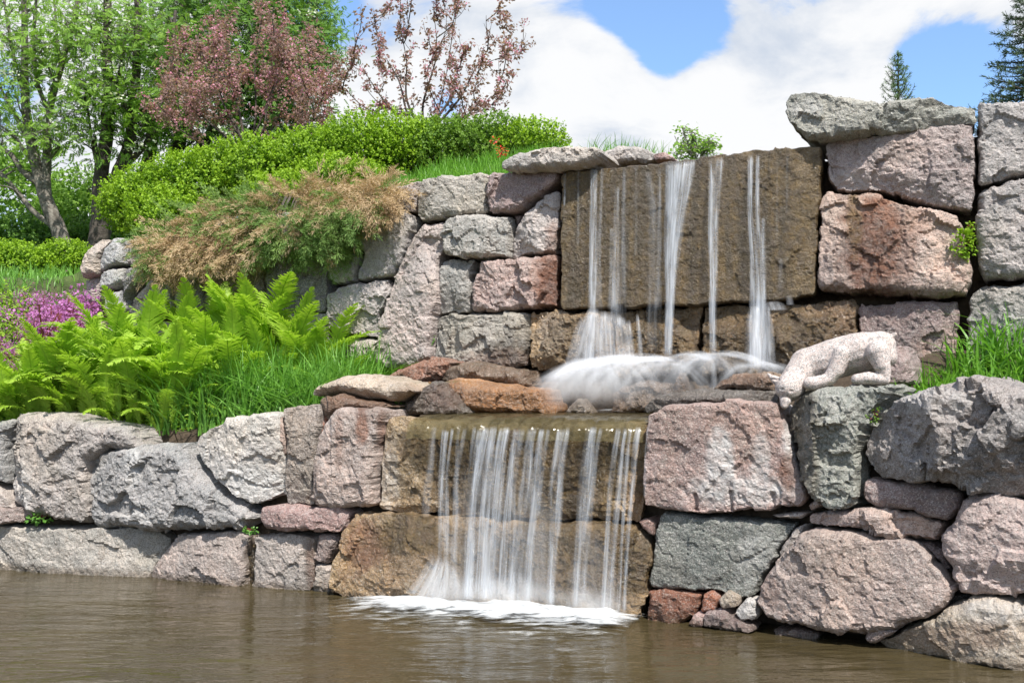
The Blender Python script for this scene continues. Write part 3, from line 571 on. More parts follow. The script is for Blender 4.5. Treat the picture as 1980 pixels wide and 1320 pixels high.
w6 = wall_thing(1780, 700, 'U', 'wall of huge pink and grey blocks right of the high slab')
S = lambda poly, **k: stone(poly, parent=w6, wall='U', **k)
S([(1593, 283), (1611, 273), (1715, 263), (1780, 254), (1827, 243), (1878, 240), (1885, 301), (1887, 362), (1880, 411), (1809, 404), (1762, 390), (1734, 380), (1682, 373), (1616, 373), (1602, 348), (1595, 305)], tone=(.40, .335, .325), H=.15, edge=.07, rel=1.05, thick=.7, off=.02, cuts=6, marks=[PALE(1650, 350, 60, 20, .3)])
S([(1588, 385), (1602, 372), (1677, 378), (1743, 392), (1799, 409), (1851, 418), (1860, 441), (1874, 502), (1884, 549), (1870, 573), (1809, 578), (1668, 571), (1588, 564), (1580, 545), (1586, 479)], tone=(.43, .335, .30), H=.17, edge=.09, rel=1.1, thick=.7, off=.04, marks=[RUST(1690, 470, 64, 115, 1), WET_DARK(1680, 500, 75, 100, .9), ALG(1652, 430, 16, 70, .7), RUST(1750, 480, 24, 90, .5), RUST(1740, 430, 60, 30, .4), WET_DARK(1720, 560, 150, 18, .7)], label='big pink block with rust brown stain')
S([(1888, 203), (1980, 201), (2090, 203), (2090, 335), (1980, 338), (1926, 357), (1895, 363), (1891, 291)], tone=(.42, .405, .40), H=.13, edge=.05, rel=.9, thick=.7)
S([(1889, 380), (1903, 370), (1980, 348), (2090, 345), (2090, 545), (1980, 542), (1903, 545), (1891, 521), (1886, 437)], tone=(.36, .34, .335), H=.15, edge=.07, rel=1.1)
S([(1879, 571), (1903, 554), (1980, 549), (2090, 548), (2090, 720), (1980, 720), (1870, 700), (1870, 625)], tone=(.31, .305, .30), H=.14, edge=.08, rel=1.1)
S([(1663, 596), (1677, 588), (1760, 584), (1851, 581), (1857, 610), (1853, 643), (1845, 730), (1680, 745), (1665, 650)], tone=(.27, .205, .20), H=.12, edge=.07, rel=1.0, marks=[WET_DARK(1720, 660, 80, 60, .5)])

rock([(1515, 197), (1532, 183), (1565, 178), (1611, 186), (1668, 195), (1724, 199), (1771, 193), (1804, 190), (1846, 203), (1884, 209), (1885, 236), (1827, 243), (1771, 253), (1715, 261), (1644, 268), (1565, 273), (1541, 254), (1524, 226)], 'long grey green capstone on the pink block, its left end jutting out over the slab', cat='capstone', tone=(.31, .315, .28), wall='U', off=.16, H=.12, thick=.9, edge=.09, rel=1.0, marks=[PALE(1560, 210, 40, 16, .3)])
rock([(971, 317), (1009, 300), (1048, 291), (1118, 288), (1162, 284), (1170, 295), (1156, 312), (1125, 323), (1061, 330), (1006, 333), (980, 330)], 'pale flat capstone on the upper wall at the left corner of the high slab', cat='capstone', tone=(.44, .415, .39), wall='U', off=.22, H=.12, thick=.7, edge=.08, rel=.8)
rock([(1163, 318), (1174, 293), (1200, 282), (1230, 284), (1266, 297), (1290, 300), (1306, 309), (1261, 319), (1200, 322)], 'grey flat stone lying on the back edge of the slab beside the pale capstone', cat='capstone', tone=(.40, .38, .365), wall='U', off=-.35, H=.12, thick=.4, edge=.08, rel=.8)
rock([(1262, 300), (1285, 294), (1306, 305), (1300, 314), (1268, 314)], 'small rosy stone at the right end of the grey flat stone above the slab', cat='capstone', tone='rose', wall='U', off=-.25, H=.05, thick=.15, edge=.04)
rock([(95, 560), (120, 543), (168, 534), (175, 560), (140, 575), (90, 580)], 'low pinkish coping stone at the far left behind the pink flowers', cat='rock', tone=(.40, .35, .34), wall='U', off=-1.2, H=.12, thick=.5, edge=.08, rel=.6)
# ------------------------------------------------------------------ ground, pond, basin
def sstep(x, a, b): t = np.clip((x - a) / (b - a), 0, 1); return t * t * (3 - 2 * t)
def ground_z(XY):
    XY = np.asarray(XY, float); X, Y = XY[:, 0], XY[:, 1]
    s = wall_dist('L', XY); u = wall_dist('U', XY)
    terr = 1.10 + .14 * sstep(s, .3, .75) + (.10 + .10 * sstep(-X, .6, 1.6)) * np.clip(s - .1, 0, 2.2) + .10 * sstep(-X, 1.0, 3.0)
    terr = terr + .10 * sstep(X, 1.6, 2.4) * sstep(s, .2, 1.0)
    basin = sstep(X, -.75, -.45) * (1 - sstep(X, 1.15, 1.5)); terr = terr - basin * .18 * sstep(1.9 - s, 0, .6); terr = terr + .45 * sstep(s, 1.1, 1.8) * sstep(X, -1.2, -.6)
    left = sstep(-X, 4.9, 5.5)                                        # no upper wall out here: the bed climbs
    slope = 1.32 + 1.75 * sstep(Y, 9.9, 13.4)
    terr = terr * (1 - left) + slope * left
    top = 3.35 + .10 * np.clip(u, 0, 3) + .30 * sstep(X, -2.4, -.9) + .0 * X
    top = top + (np.clip((X + 4.6) * .27, 0, .56) - .18 * sstep(X, -1.9, -1.0)) * sstep(u, .4, 1.8) * (1 - sstep(X, .6, 2.0))
    topL = 3.07 + .24 * np.clip(Y - 13.4, 0, 6)
    top = np.where(Y > 13.4, np.minimum(top, 9) * 1.0, top); top = top * (1 - left) + topL * left
    far = sstep(Y, 15, 24); top = top * (1 - far) + 4.35 * far
    ub = sstep(u, .30, .36) * (1 - left) + sstep(Y, 10.2, 13.4) * left
    z = terr * (1 - ub) + top * ub
    z = np.where(s < .30, -.6, z)
    bank = sstep(-Y, .8, 1.6); z = np.where(Y < -.5, -.6 + bank * .9, z)
    return z
def ground_mesh():
    xs = np.concatenate([np.linspace(-400, -30, 12), np.linspace(-26, -8, 26), np.arange(-7.5, 7.5, .085), np.linspace(8, 26, 26), np.linspace(30, 400, 12)])
    ys = np.concatenate([[-400, -120, -40, -15, -6, -3], np.arange(-2, 5, .25), np.arange(5.0, 14.5, .085), np.linspace(14.7, 30, 34), [36, 50, 80, 140, 260, 500]])
    X, Y = np.meshgrid(xs, ys); XY = np.stack([X.ravel(), Y.ravel()], 1); z = ground_z(XY)
    z = z + (perlin(np.stack([XY[:, 0] * 1.7, XY[:, 1] * 1.7, z * 0], 1)) * .05 + perlin(np.stack([XY[:, 0] * 6, XY[:, 1] * 6, z * 0], 1)) * .02)
    V = np.stack([XY[:, 0], XY[:, 1], z], 1); nx, ny = len(xs), len(ys)
    i, j = np.meshgrid(np.arange(nx - 1), np.arange(ny - 1)); a = (j * nx + i).ravel()
    return V, np.stack([a, a + 1, a + nx + 1, a + nx], 1)
V, Fq = ground_mesh()
m, t = mat('ground_cover'); gp = t.n('ShaderNodeNewGeometry').outputs['Position']; sz = t.n('ShaderNodeSeparateXYZ', None, Vector=gp)
nn = t.noise(gp, 5.0, 6, .7); soil = t.mix(t.ramp(nn, .3, .7), (.05, .034, .022), (.12, .085, .055)); lawn = t.mix(t.ramp(nn, .3, .7), (.035, .08, .014), (.10, .17, .03))
gf = t.math('MULTIPLY', t.ramp(sz.outputs[1], 11.5, 13.0), t.ramp(nn, .2, .4))
b = t.n('ShaderNodeBump', None, Height=t.noise(gp, 22.0, 6, .7), Strength=.9, Distance=.05)
bs = t.n('ShaderNodeBsdfPrincipled', None, Base_Color=t.mix(gf, soil, lawn), Roughness=.95, Normal=b.outputs[0])
t.n('ShaderNodeOutputMaterial', None, Surface=bs.outputs[0])
tag(obj('ground', mesh_np('ground', V, Fq, m)), 'dark earth of the planting beds and lawn beyond', kind='structure')

def water_material(name, c, rough, scale, dist, stretch=(1, 1, 1), trans=0.0):
    m, t = mat(name); gp = t.n('ShaderNodeNewGeometry').outputs['Position']
    p = t.vmath('MULTIPLY', gp, stretch)
    h = t.math('ADD', t.noise(p, scale, 4, .55, .6), t.math('MULTIPLY', t.noise(p, scale * 3.1, 3, .5, .4), .28))
    b = t.n('ShaderNodeBump', None, Height=h, Strength=1.0, Distance=dist)
    cn = t.noise(gp, .9, 4, .6)
    bs = t.n('ShaderNodeBsdfPrincipled', None, Base_Color=t.mix(t.ramp(cn, .35, .65), c, tuple(k * 1.28 for k in c)), Roughness=rough, IOR=1.33, Normal=b.outputs[0])
    bs.inputs['Specular IOR Level'].default_value = .5
    t.n('ShaderNodeOutputMaterial', None, Surface=bs.outputs[0]); return m
M_POND = water_material('pond_water', (.052, .040, .019), .05, 1.5, .024, (1.0, 3.0, 1))
# pond: finely cut near the wall so the swell is real relief
xs = np.concatenate([[-60, -20], np.arange(-7, 5, .05), [12, 40]]); ys = np.concatenate([[-1.15, 1, 3], np.arange(4, 12.6, .05)])
X, Y = np.meshgrid(xs, ys); Z = perlin(np.stack([X.ravel() * 1.2, Y.ravel() * 3.0, X.ravel() * 0], 1)) * .005 + perlin(np.stack([X.ravel() * 3.5, Y.ravel() * 8, X.ravel() * 0 + 4], 1)) * .0012
rip = np.hypot(X.ravel() - .05, Y.ravel() - 7.5); Z = Z + np.sin(rip * 22) * .004 * np.exp(-rip / 1.0)
nx, ny = len(xs), len(ys); i, j = np.meshgrid(np.arange(nx - 1), np.arange(ny - 1)); a = (j * nx + i).ravel()
tag(obj('pond_water', mesh_np('pond_water', np.stack([X.ravel(), Y.ravel(), Z], 1), np.stack([a, a + 1, a + nx + 1, a + nx], 1), M_POND)), 'murky brown pond with soft ripples', kind='structure')

# earth core of the two walls, so the joints between stones end in dark soil
def core(wall, xs_, back, z0, ztops, name):
    pts = [wall_hit(wall, x, 900 if wall == 'L' else 500, 0)[0] for x in xs_]; ns_ = [wall_hit(wall, x, 900 if wall == 'L' else 500, 0)[1] for x in xs_]
    V = []
    for p, n_, zt in zip(pts, ns_, ztops):
        f = p[:2] - n_[:2] * back; r = f - n_[:2] * .35; V += [(f[0], f[1], z0), (f[0], f[1], zt), (r[0], r[1], zt), (r[0], r[1], z0)]
    Fq = []
    for i in range(len(pts) - 1):
        a = i * 4
        for k in range(4): Fq.append((a + k, a + (k + 1) % 4, a + 4 + (k + 1) % 4, a + 4 + k))
    return tag(obj(name, mesh_np(name, V, np.array(Fq), M_SOIL, smooth=False)), 'dark earth packed behind the wall stones', kind='structure')
core('L', [-150, 300, 650, 780, 1240, 1500, 1700, 2200], .17, -.6, [1.15, 1.0, 1.1, 1.2, 1.2, 1.1, 1.2, 1.3], 'earth_bank')
core('U', [175, 400, 650, 1000, 1090, 1590, 1800, 2300], .20, 1.1, [3.2, 3.3, 3.45, 3.55, 3.45, 3.5, 3.7, 3.75], 'earth_bank')
# ------------------------------------------------------------------ falling water
def fall_material(name, white, streak_u, base_a):
    m, t = mat(name)
    uv = t.n('ShaderNodeUVMap').outputs[0]; su = t.n('ShaderNodeSeparateXYZ', None, Vector=uv)
    op = t.n('ShaderNodeAttribute', {'attribute_name': 'opacity'}).outputs[2]
    oi = t.n('ShaderNodeObjectInfo').outputs['Random']
    p = t.n('ShaderNodeCombineXYZ', None, X=t.math('MULTIPLY', su.outputs[0], streak_u), Y=t.math('MULTIPLY', su.outputs[1], 1.3), Z=t.math('MULTIPLY', oi, 31.0)).outputs[0]
    n = t.noise(p, 1.0, 4, .65); n2 = t.noise(t.vmath('MULTIPLY', p, (3.2, 1.6, 1)), 1.0, 3, .6)
    brk = t.ramp(t.noise(t.vmath('MULTIPLY', p, (.35, 1.9, 1)), 1.0, 4, .6), .30, .56, .35, 1.0)
    st = t.math('ADD', t.math('MULTIPLY', t.ramp(n, .32, .70), .7), t.math('MULTIPLY', t.ramp(n2, .35, .72), .5))
    a = t.math('MULTIPLY', t.math('MULTIPLY', op, brk), t.math('ADD', st, base_a), True)
    d = t.n('ShaderNodeBsdfPrincipled', None, Base_Color=white, Roughness=.22, IOR=1.33); d.inputs['Specular IOR Level'].default_value = .6
    b = t.n('ShaderNodeBump', None, Height=n2, Strength=.5, Distance=.01); d.node_tree if False else None
    t.nt.links.new(b.outputs[0], d.inputs['Normal'])
    tr = t.n('ShaderNodeBsdfTranslucent', None, Color=white)
    w = t.n('ShaderNodeMixShader', None, Fac=.35, i1=d.outputs[0], i2=tr.outputs[0])
    x = t.n('ShaderNodeMixShader', None, Fac=a, i1=t.n('ShaderNodeBsdfTransparent').outputs[0], i2=w.outputs[0])
    t.n('ShaderNodeOutputMaterial', None, Surface=x.outputs[0]); return m
M_FALL = fall_material('falling_water', (.86, .91, .97), 24.0, .08)
M_MIST = fall_material('splash_water', (.93, .95, .98), 16.0, .24)

def ribbon(wall, pts, throw, op, parent, name='water_strand', off0=.12, m=None, nseg=40, belly=.3, fade=(.03, .06), power=.5):
    """pts: (x, y, width_px) down the fall; the sheet leaves the lip and is thrown `throw` metres clear at the bottom"""
    pts = np.asarray(pts, float); ys = np.linspace(pts[0, 1], pts[-1, 1], nseg + 1)
    xs = np.interp(ys, pts[:, 1], pts[:, 0]); ws = np.interp(ys, pts[:, 1], pts[:, 2]); v = (ys - ys[0]) / (ys[-1] - ys[0])
    if len(pts) > 2:                                                  # soften the joints
        k = np.array([1, 2, 3, 2, 1]) / 9.; xp = np.pad(xs, 2, 'edge'); wp = np.pad(ws, 2, 'edge'); xs = np.convolve(xp, k, 'valid'); ws = np.convolve(wp, k, 'valid')
    nu = 9; uu = np.linspace(-1, 1, nu); V = []; A = []; UV = []; L = 0; last = None
    for x, y, w, vv in zip(xs, ys, ws, v):
        p, n_, t_ = wall_hit(wall, x, y, off0 + throw * vv ** power)
        if last is not None: L += np.linalg.norm(p - last)
        last = p; wm = w / F_PX * p[1] * .5
        f = min(1, vv / fade[0]) if fade[0] else 1; g = min(1, (1 - vv) / fade[1]) if fade[1] else 1
        for u in uu:
            V.append(p + t_ * u * wm - n_ * belly * wm * (u * u) + n_ * .004 * math.sin(7 * u + 9 * vv)); UV.append((u * wm + 3, L))
            A.append(op * (1 - abs(u) ** 2.2) ** 1.0 * f * g)
    i = np.arange(nseg)[:, None] * nu; k = np.arange(nu - 1)[None]
    Fq = np.stack([i + k, i + nu + k, i + nu + k + 1, i + k + 1], -1).reshape(-1, 4)
    return child_mesh(name, V, Fq, m or M_FALL, parent, attrs={'opacity': A}, uv=np.array(UV))

c0 = wall_hit('U', 1320, 590, .2)[0]
wf = empty('waterfall', (c0[0], c0[1], 1.6), 'upper waterfall of thin white strands sliding down the tall brown slab', 'waterfall')
UP = [([(1148, 322, 16), (1147, 400, 17), (1145, 590, 22), (1143, 650, 26), (1142, 705, 28)], .12, .75),
      ([(1165, 322, 6), (1160, 420, 9), (1157, 480, 10), (1160, 600, 12)], .06, .35),
      ([(1193, 360, 10), (1190, 500, 16), (1190, 620, 26)], .05, .42),
      ([(1207, 326, 8), (1204, 500, 14), (1203, 620, 18)], .03, .22),
      ([(1183, 440, 10), (1183, 600, 20)], .05, .3),
      ([(1252, 330, 14), (1262, 400, 22), (1264, 540, 30), (1262, 680, 34)], .03, .20),
      ([(1275, 324, 8), (1274, 460, 12), (1272, 600, 16)], .03, .28),
      ([(1300, 312, 34), (1299, 380, 34), (1296, 440, 30), (1293, 520, 24), (1294, 600, 20), (1290, 700, 19)], .16, .72),
      ([(1318, 310, 50), (1312, 370, 46), (1303, 440, 32), (1297, 540, 20), (1292, 690, 18)], .18, .62),
      ([(1337, 308, 20), (1330, 360, 20), (1318, 420, 18), (1304, 520, 14), (1298, 600, 12)], .15, .5),
      ([(1376, 304, 15), (1376, 360, 14), (1374, 440, 13), (1376, 540, 14), (1377, 690, 14)], .15, .72),
      ([(1392, 303, 20), (1388, 350, 16), (1383, 430, 14), (1381, 560, 13), (1378, 690, 15)], .15, .62),
      ([(1451, 299, 13), (1450, 400, 12), (1456, 500, 17), (1459, 590, 26), (1461, 710, 40)], .13, .8),
      ([(1465, 298, 9), (1464, 400, 10), (1468, 480, 16), (1470, 590, 24), (1472, 705, 34)], .12, .62),
      ([(1476, 420, 8), (1475, 500, 14), (1472, 600, 22)], .1, .4),
      ([(1510, 500, 7), (1508, 560, 9)], .02, .25), ([(1522, 300, 4), (1521, 420, 5)], .01, .25), ([(1380, 700, 10), (1378, 770, 20)], .2, .25),
      ([(1118, 325, 5), (1117, 480, 6)], .01, .18), ([(1230, 320, 5), (1229, 500, 8)], .01, .2), ([(1503, 300, 4), (1502, 470, 5)], .01, .18), ([(1092, 335, 5), (1091, 400, 5)], .01, .3)]
for pts, thr, op in UP:
    ribbon('U', pts, thr, op, wf, off0=.17)
# water breaking over the ledge stones below the slab
rs = np.random.default_rng(5)
for x0, x1, y0, y1, w, op in ((1143, 1118, 598, 712, 30, .34), (1143, 1130, 596, 712, 28, .4), (1150, 1150, 596, 712, 34, .5), (1190, 1196, 606, 705, 40, .5), (1200, 1212, 612, 705, 30, .42), (1175, 1180, 602, 705, 40, .42), (1128, 1098, 612, 716, 26, .3), (1165, 1166, 600, 705, 30, .4), (1215, 1222, 618, 705, 14, .3),
                              (1232, 1240, 606, 700, 10, .24), (1480, 1487, 590, 712, 26, .4), (1450, 1446, 600, 712, 18, .34), (1494, 1500, 582, 600, 40, .3), (1460, 1464, 585, 715, 30, .55), (1525, 1528, 570, 590, 14, .15)):
    ribbon('U', [(x0, y0, w * .6), ((x0 * 2 + x1) / 3, y0 + (y1 - y0) * .3, w), (x1, y1, w * 1.15)], .16, op, wf, name='ledge_spray', off0=.24, m=M_MIST, fade=(.12, .10))

def arc(parent, p0, p1, rise, w0, w1, op, nseg=18, tail=.25):
    """a thrown sheet of water: ballistic strip from p0 to p1"""
    p0, p1 = np.asarray(p0), np.asarray(p1); t = np.linspace(0, 1, nseg + 1)[:, None]
    P = p0 + (p1 - p0) * t; P[:, 2] = p0[2] + (p1[2] - p0[2]) * t[:, 0] ** 2 + rise * 4 * t[:, 0] * (1 - t[:, 0]) * (1 - .25 * t[:, 0])
    tg = np.gradient(P, axis=0); tg /= np.linalg.norm(tg, axis=1)[:, None]
    tow = np.array([0, 0, EYE]) - P; tow /= np.linalg.norm(tow, axis=1)[:, None]
    sd = np.cross(tg, np.array([0.1, -.9, .45])); sd /= np.linalg.norm(sd, axis=1)[:, None]; nn = np.cross(sd, tg)
    w = w0 + (w1 - w0) * t[:, 0]; u = np.linspace(-1, 1, 7)
    V = P[:, None] + sd[:, None] * (u[None, :, None] * w[:, None, None]) + nn[:, None] * ((1 - u ** 2)[None, :, None] * w[:, None, None] * .35)
    A = op * (1 - np.abs(u) ** 2)[None] * np.clip(t / .10, 0, 1) * np.clip((1 - t) / tail, 0, 1)
    L = np.concatenate([[0], np.cumsum(np.linalg.norm(np.diff(P, axis=0), axis=1))])
    UV = np.stack([np.broadcast_to(u[None] * w[:, None] + rs.random() * 9, (nseg + 1, 7)), np.broadcast_to(L[:, None], (nseg + 1, 7))], -1)
    i = np.arange(nseg)[:, None] * 7; k = np.arange(6)[None]; Fq = np.stack([i + k, i + 7 + k, i + 8 + k, i + k + 1], -1).reshape(-1, 4)
    return V.reshape(-1, 3), Fq, A.ravel(), UV.reshape(-1, 2)
BZ = 1.455
def splash(parent, px, py, off, n, a0, a1, reach, rise, w, op, drop_y, name, wall='U', tail=.3):
    """fan of sheets thrown out from where a strand lands"""
    p, n_, t_ = wall_hit(wall, px, py, off); Vs, Fs, As, Us = [], [], [], []; nv = 0
    for k in range(n):
        a = R(a0 + (a1 - a0) * (k + rs.uniform(0, 1)) / n); d = t_ * math.sin(a) * reach[0] + n_ * abs(math.cos(a)) * reach[1]
        f = rs.uniform(.72, 1.05); z = BZ + rs.uniform(0, .05) if rs.random() < .8 else BZ + rs.uniform(.05, .25)
        e = p + d * f; e[2] = z
        V, Fq, A, UV = arc(parent, p + t_ * rs.normal() * .05, e, rise * rs.uniform(.5, 1.2), .02, w * rs.uniform(.6, 1.3), op * rs.uniform(.5, 1.1), tail=tail)
        Vs.append(V); Fs.append(Fq + nv); As.append(A); Us.append(UV); nv += len(V)
    return child_mesh(name, np.concatenate(Vs), np.concatenate(Fs), M_MIST, parent, attrs={'opacity': np.concatenate(As)}, uv=np.concatenate(Us))
c1 = wall_hit('U', 1260, 740, .6)[0]
sp = empty('water_splash', (c1[0], c1[1], 1.4), 'dome of white spray where the upper strands burst on the rocks', 'water splash')
splash(sp, 1150, 705, .28, 34, -80, 60, (.62, .85), .03, 0.068, 0.148, 0, 'spray_fan', tail=.45)
splash(sp, 1200, 702, .28, 30, -75, 75, (.75, .95), .03, 0.068, 0.148, 0, 'spray_fan', tail=.45)
splash(sp, 1291, 700, .30, 30, -88, 30, (1.15, .75), .07, 0.056, 0.174, 0, 'spray_fan', tail=.85)
splash(sp, 1291, 704, .30, 26, -85, 85, (.62, .55), .02, 0.050, 0.130, 0, 'spray_fan', tail=.85)
splash(sp, 1377, 696, .34, 30, -85, 60, (.55, .62), .05, 0.056, 0.130, 0, 'spray_fan', tail=.7)
splash(sp, 1462, 710, .26, 26, -88, 88, (.55, .25), .05, 0.043, 0.148, 0, 'spray_fan', tail=.7)
# long flat crests of spray across the top of the dome
def crest(p0, p1, rise, w, op, n, jit):
    Vs, Fs, As, Us = [], [], [], []; nv = 0
    for k in range(n):
        a = wall_hit('U', p0[0] + rs.normal() * jit * 1.5, p0[1] + rs.normal() * jit * .5, .34)[0]; b = wall_hit('U', p1[0] + rs.normal() * jit * 2, p1[1] + abs(rs.normal()) * jit, .34 + rs.uniform(0, .35))[0]
        V, Fq, A, UV = arc(sp, a, b, rise * rs.uniform(.7, 1.15), .02, w * rs.uniform(.6, 1.2), op * rs.uniform(.6, 1))
        Vs.append(V); Fs.append(Fq + nv); As.append(A); Us.append(UV); nv += len(V)
    child_mesh('spray_crest', np.concatenate(Vs), np.concatenate(Fs), M_MIST, sp, attrs={'opacity': np.concatenate(As)}, uv=np.concatenate(Us))
crest((1290, 702), (1050, 735), .10, 0.046, 0.178, 14, 8)
crest((1290, 702), (1120, 760), .08, 0.052, 0.170, 12, 10)
crest((1290, 700), (1400, 700), .08, 0.033, 0.153, 10, 5)
crest((1375, 690), (1500, 715), .04, 0.029, 0.170, 12, 6)
crest((1375, 690), (1300, 715), .05, 0.033, 0.128, 8, 6)
crest((1462, 705), (1512, 718), .02, 0.026, 0.170, 8, 4)
crest((1150, 705), (1060, 750), .05, 0.046, 0.153, 12, 8)

# basin sheet that flows to the lip of the long ledge stone and bends over it
M_LEDGE = None
m, t = mat('ledge_water'); gp = t.n('ShaderNodeNewGeometry').outputs['Position']
n = t.noise(t.vmath('MULTIPLY', gp, (1.0, .5, 1)), 9.0, 4, .6, .8)
b = t.n('ShaderNodeBump', None, Height=n, Strength=.6, Distance=.02)
d = t.n('ShaderNodeBsdfPrincipled', None, Base_Color=t.mix(t.ramp(n, .35, .65), (.10, .080, .035), (.19, .155, .08)), Roughness=.08, IOR=1.33, Normal=b.outputs[0])
g = t.n('ShaderNodeBsdfTransparent', None, Color=(.92, .90, .80, 1))
x = t.n('ShaderNodeMixShader', None, Fac=.5, i1=g.outputs[0], i2=d.outputs[0]); t.n('ShaderNodeOutputMaterial', None, Surface=x.outputs[0]); M_LEDGE = m
xs = np.linspace(800, 1256, 70); prof = [(-2.1, BZ), (-1.6, BZ), (-1.2, BZ), (-.8, BZ), (-.5, BZ - .002), (-.3, BZ - .006), (-.15, BZ - .014), (-.05, BZ - .026), (.03, BZ - .045), (.085, BZ - .07), (.115, BZ - .10), (.13, BZ - .14), (.137, BZ - .19)]
V = []
for i, x_ in enumerate(xs):
    p, n_, t_ = wall_hit('L', x_, 815, 0)
    for j, (o_, z) in enumerate(prof):
        q = p[:2] + n_[:2] * (o_ + (.02 * math.sin(x_ * .13) + .015 * math.sin(x_ * .31) if j > 5 else 0)); V.append((q[0], q[1], z + .004 * math.sin(x_ * .21 + j) * (j > 2)))
k = len(prof); i, j = np.meshgrid(np.arange(len(xs) - 1), np.arange(k - 1)); a = (i * k + j).ravel()
tag(obj('basin_water', mesh_np('basin_water', V, np.stack([a, a + 1, a + k + 1, a + k], 1), M_LEDGE)), 'shallow olive water sliding over the lip of the ledge', kind='structure')
# grass blade caught on the lip
# lower falls
c2 = wall_hit('L', 1000, 1165, .2)[0]
wl_ = empty('waterfall', (c2[0], c2[1], 0), 'lower waterfall of many white strands pouring into the brown pond', 'waterfall')
LW = [(858, 852, 1158, 18, 20, .55), (872, 862, 1100, 8, 10, .3), (896, 874, 1090, 12, 16, .38), (884, 880, 1150, 8, 12, .25), (925, 908, 1160, 14, 18, .5), (938, 903, 1160, 18, 26, .62), (952, 925, 1162, 20, 30, .66), (968, 940, 1162, 16, 26, .5),
      (978, 950, 1163, 18, 22, .62), (995, 968, 1165, 14, 20, .55), (1006, 985, 1166, 18, 20, .55), (1022, 988, 1166, 12, 18, .36), (1030, 1000, 1166, 14, 18, .5), (1046, 1018, 1168, 16, 18, .46), (1058, 1040, 1000, 10, 12, .32),
      (1080, 1062, 1172, 14, 14, .48), (1092, 1066, 1172, 18, 14, .52), (1096, 1078, 1040, 10, 16, .3), (1140, 1112, 1176, 24, 18, .52), (1146, 1128, 1160, 16, 12, .42), (1160, 1120, 1176, 10, 24, .26),
      (1194, 1166, 1184, 16, 12, .46), (1206, 1178, 1184, 14, 14, .42), (1218, 1196, 1186, 12, 10, .36), (1232, 1206, 1187, 16, 11, .55), (836, 822, 1000, 16, 22, .22), (915, 900, 1160, 10, 18, .3), (1250, 1246, 960, 5, 6, .14)]
for (x0, x1, y1, w0, w1, op) in LW:
    y0 = 826 + rs.uniform(-3, 3); k = (x1 - x0)
    pts = [(x0 + 3, y0, w0 * .9), (x0 + k * .12, y0 + 30, w0), (x0 + k * .5, y0 + (y1 - y0) * .35, (w0 + w1) / 2), (x0 + k * .8, y0 + (y1 - y0) * .68, w1), (x1, y1, w1 * 1.05)]
    j = rs.normal() * 3; pts = [(a_ + j * (i_ == 2), b_, c_ * rs.uniform(.8, 1.15)) for i_, (a_, b_, c_) in enumerate(pts)]
    ribbon('L', pts, .20, op * rs.uniform(.75, 1.1), wl_, off0=.14, fade=(.02, .03))
for (x0, x1, y0, y1, w, op) in ((840, 795, 1070, 1150, 24, .30), (850, 815, 1075, 1155, 24, .34), (860, 840, 1075, 1158, 26, .4), (866, 862, 1080, 1160, 22, .4), (872, 884, 1085, 1160, 22, .3), (848, 828, 1072, 1155, 20, .3), (850, 870, 1000, 1070, 40, .12), (1000, 1010, 900, 1160, 190, .10), (940, 930, 850, 1160, 90, .16), (1030, 1040, 1000, 1165, 60, .14),
                                (1050, 1030, 960, 1160, 40, .16), (1150, 1160, 1020, 1180, 60, .12), (900, 870, 900, 1150, 40, .12), (1110, 1108, 1080, 1178, 30, .2), (1180, 1172, 1090, 1184, 40, .2), (1130, 1150, 1090, 1180, 30, .16), (990, 1000, 1100, 1166, 80, .2), (930, 925, 1110, 1164, 70, .2)):
    ribbon('L', [(x0, y0, w * .5), ((x0 * 2 + x1) / 3, y0 + (y1 - y0) * .4, w), (x1, y1, w * 1.3)], .08, op, wl_, name='thin_veil', off0=.24, m=M_MIST, fade=(.25, .06))

# foam where the falls meet the pond
m, t = mat('foam'); gp = t.n('ShaderNodeNewGeometry').outputs['Position']; op = t.n('ShaderNodeAttribute', {'attribute_name': 'opacity'}).outputs[2]
n = t.noise(t.vmath('MULTIPLY', gp, (1.0, 2.8, 1)), 5.0, 6, .62, .5)
a = t.ramp(t.math('ADD', t.math('MULTIPLY', op, .95), t.math('MULTIPLY', t.math('SUBTRACT', n, .5), 2.4)), .22, 1.35)
d = t.n('ShaderNodeBsdfPrincipled', None, Base_Color=(.86, .88, .88, 1), Roughness=.5)
x = t.n('ShaderNodeMixShader', None, Fac=t.math('MULTIPLY', a, .95), i1=t.n('ShaderNodeBsdfTransparent').outputs[0], i2=d.outputs[0]); t.n('ShaderNodeOutputMaterial', None, Surface=x.outputs[0]); M_FOAM = m
def foam(wall, x0, x1, ypx, o0, o1, z0, hump, amp, label, name):
    xs = np.linspace(x0, x1, 90); os_ = np.linspace(o0, o1, 40); V, A = [], []
    for x_ in xs:
        p, n_, t_ = wall_hit(wall, x_, ypx, 0)
        for o_ in os_:
            q = p[:2] + n_[:2] * o_; fx = (x_ - x0) / (x1 - x0); fo = (o_ - o0) / (o1 - o0)
            e = min(1, fx / .22, (1 - fx) / .12); c_ = math.exp(-((fo - .12) / .17) ** 2) + .42 * math.exp(-((fo - .3) / .34) ** 2)
            A.append(max(0, e) ** .8 * c_ * amp); V.append((q[0], q[1], z0 + hump * min(c_, 1) * max(0, e)))
    V = np.array(V); V[:, 2] += perlin(V * 6) * .012 * np.array(A) + perlin(V * 17) * .006 * np.array(A)
    k = len(os_); i, j = np.meshgrid(np.arange(len(xs) - 1), np.arange(k - 1)); a = (i * k + j).ravel()
    tag(obj(name, mesh_np(name, V, np.stack([a, a + k, a + k + 1, a + 1], 1), M_FOAM, attrs={'opacity': A})), label, kind='stuff')
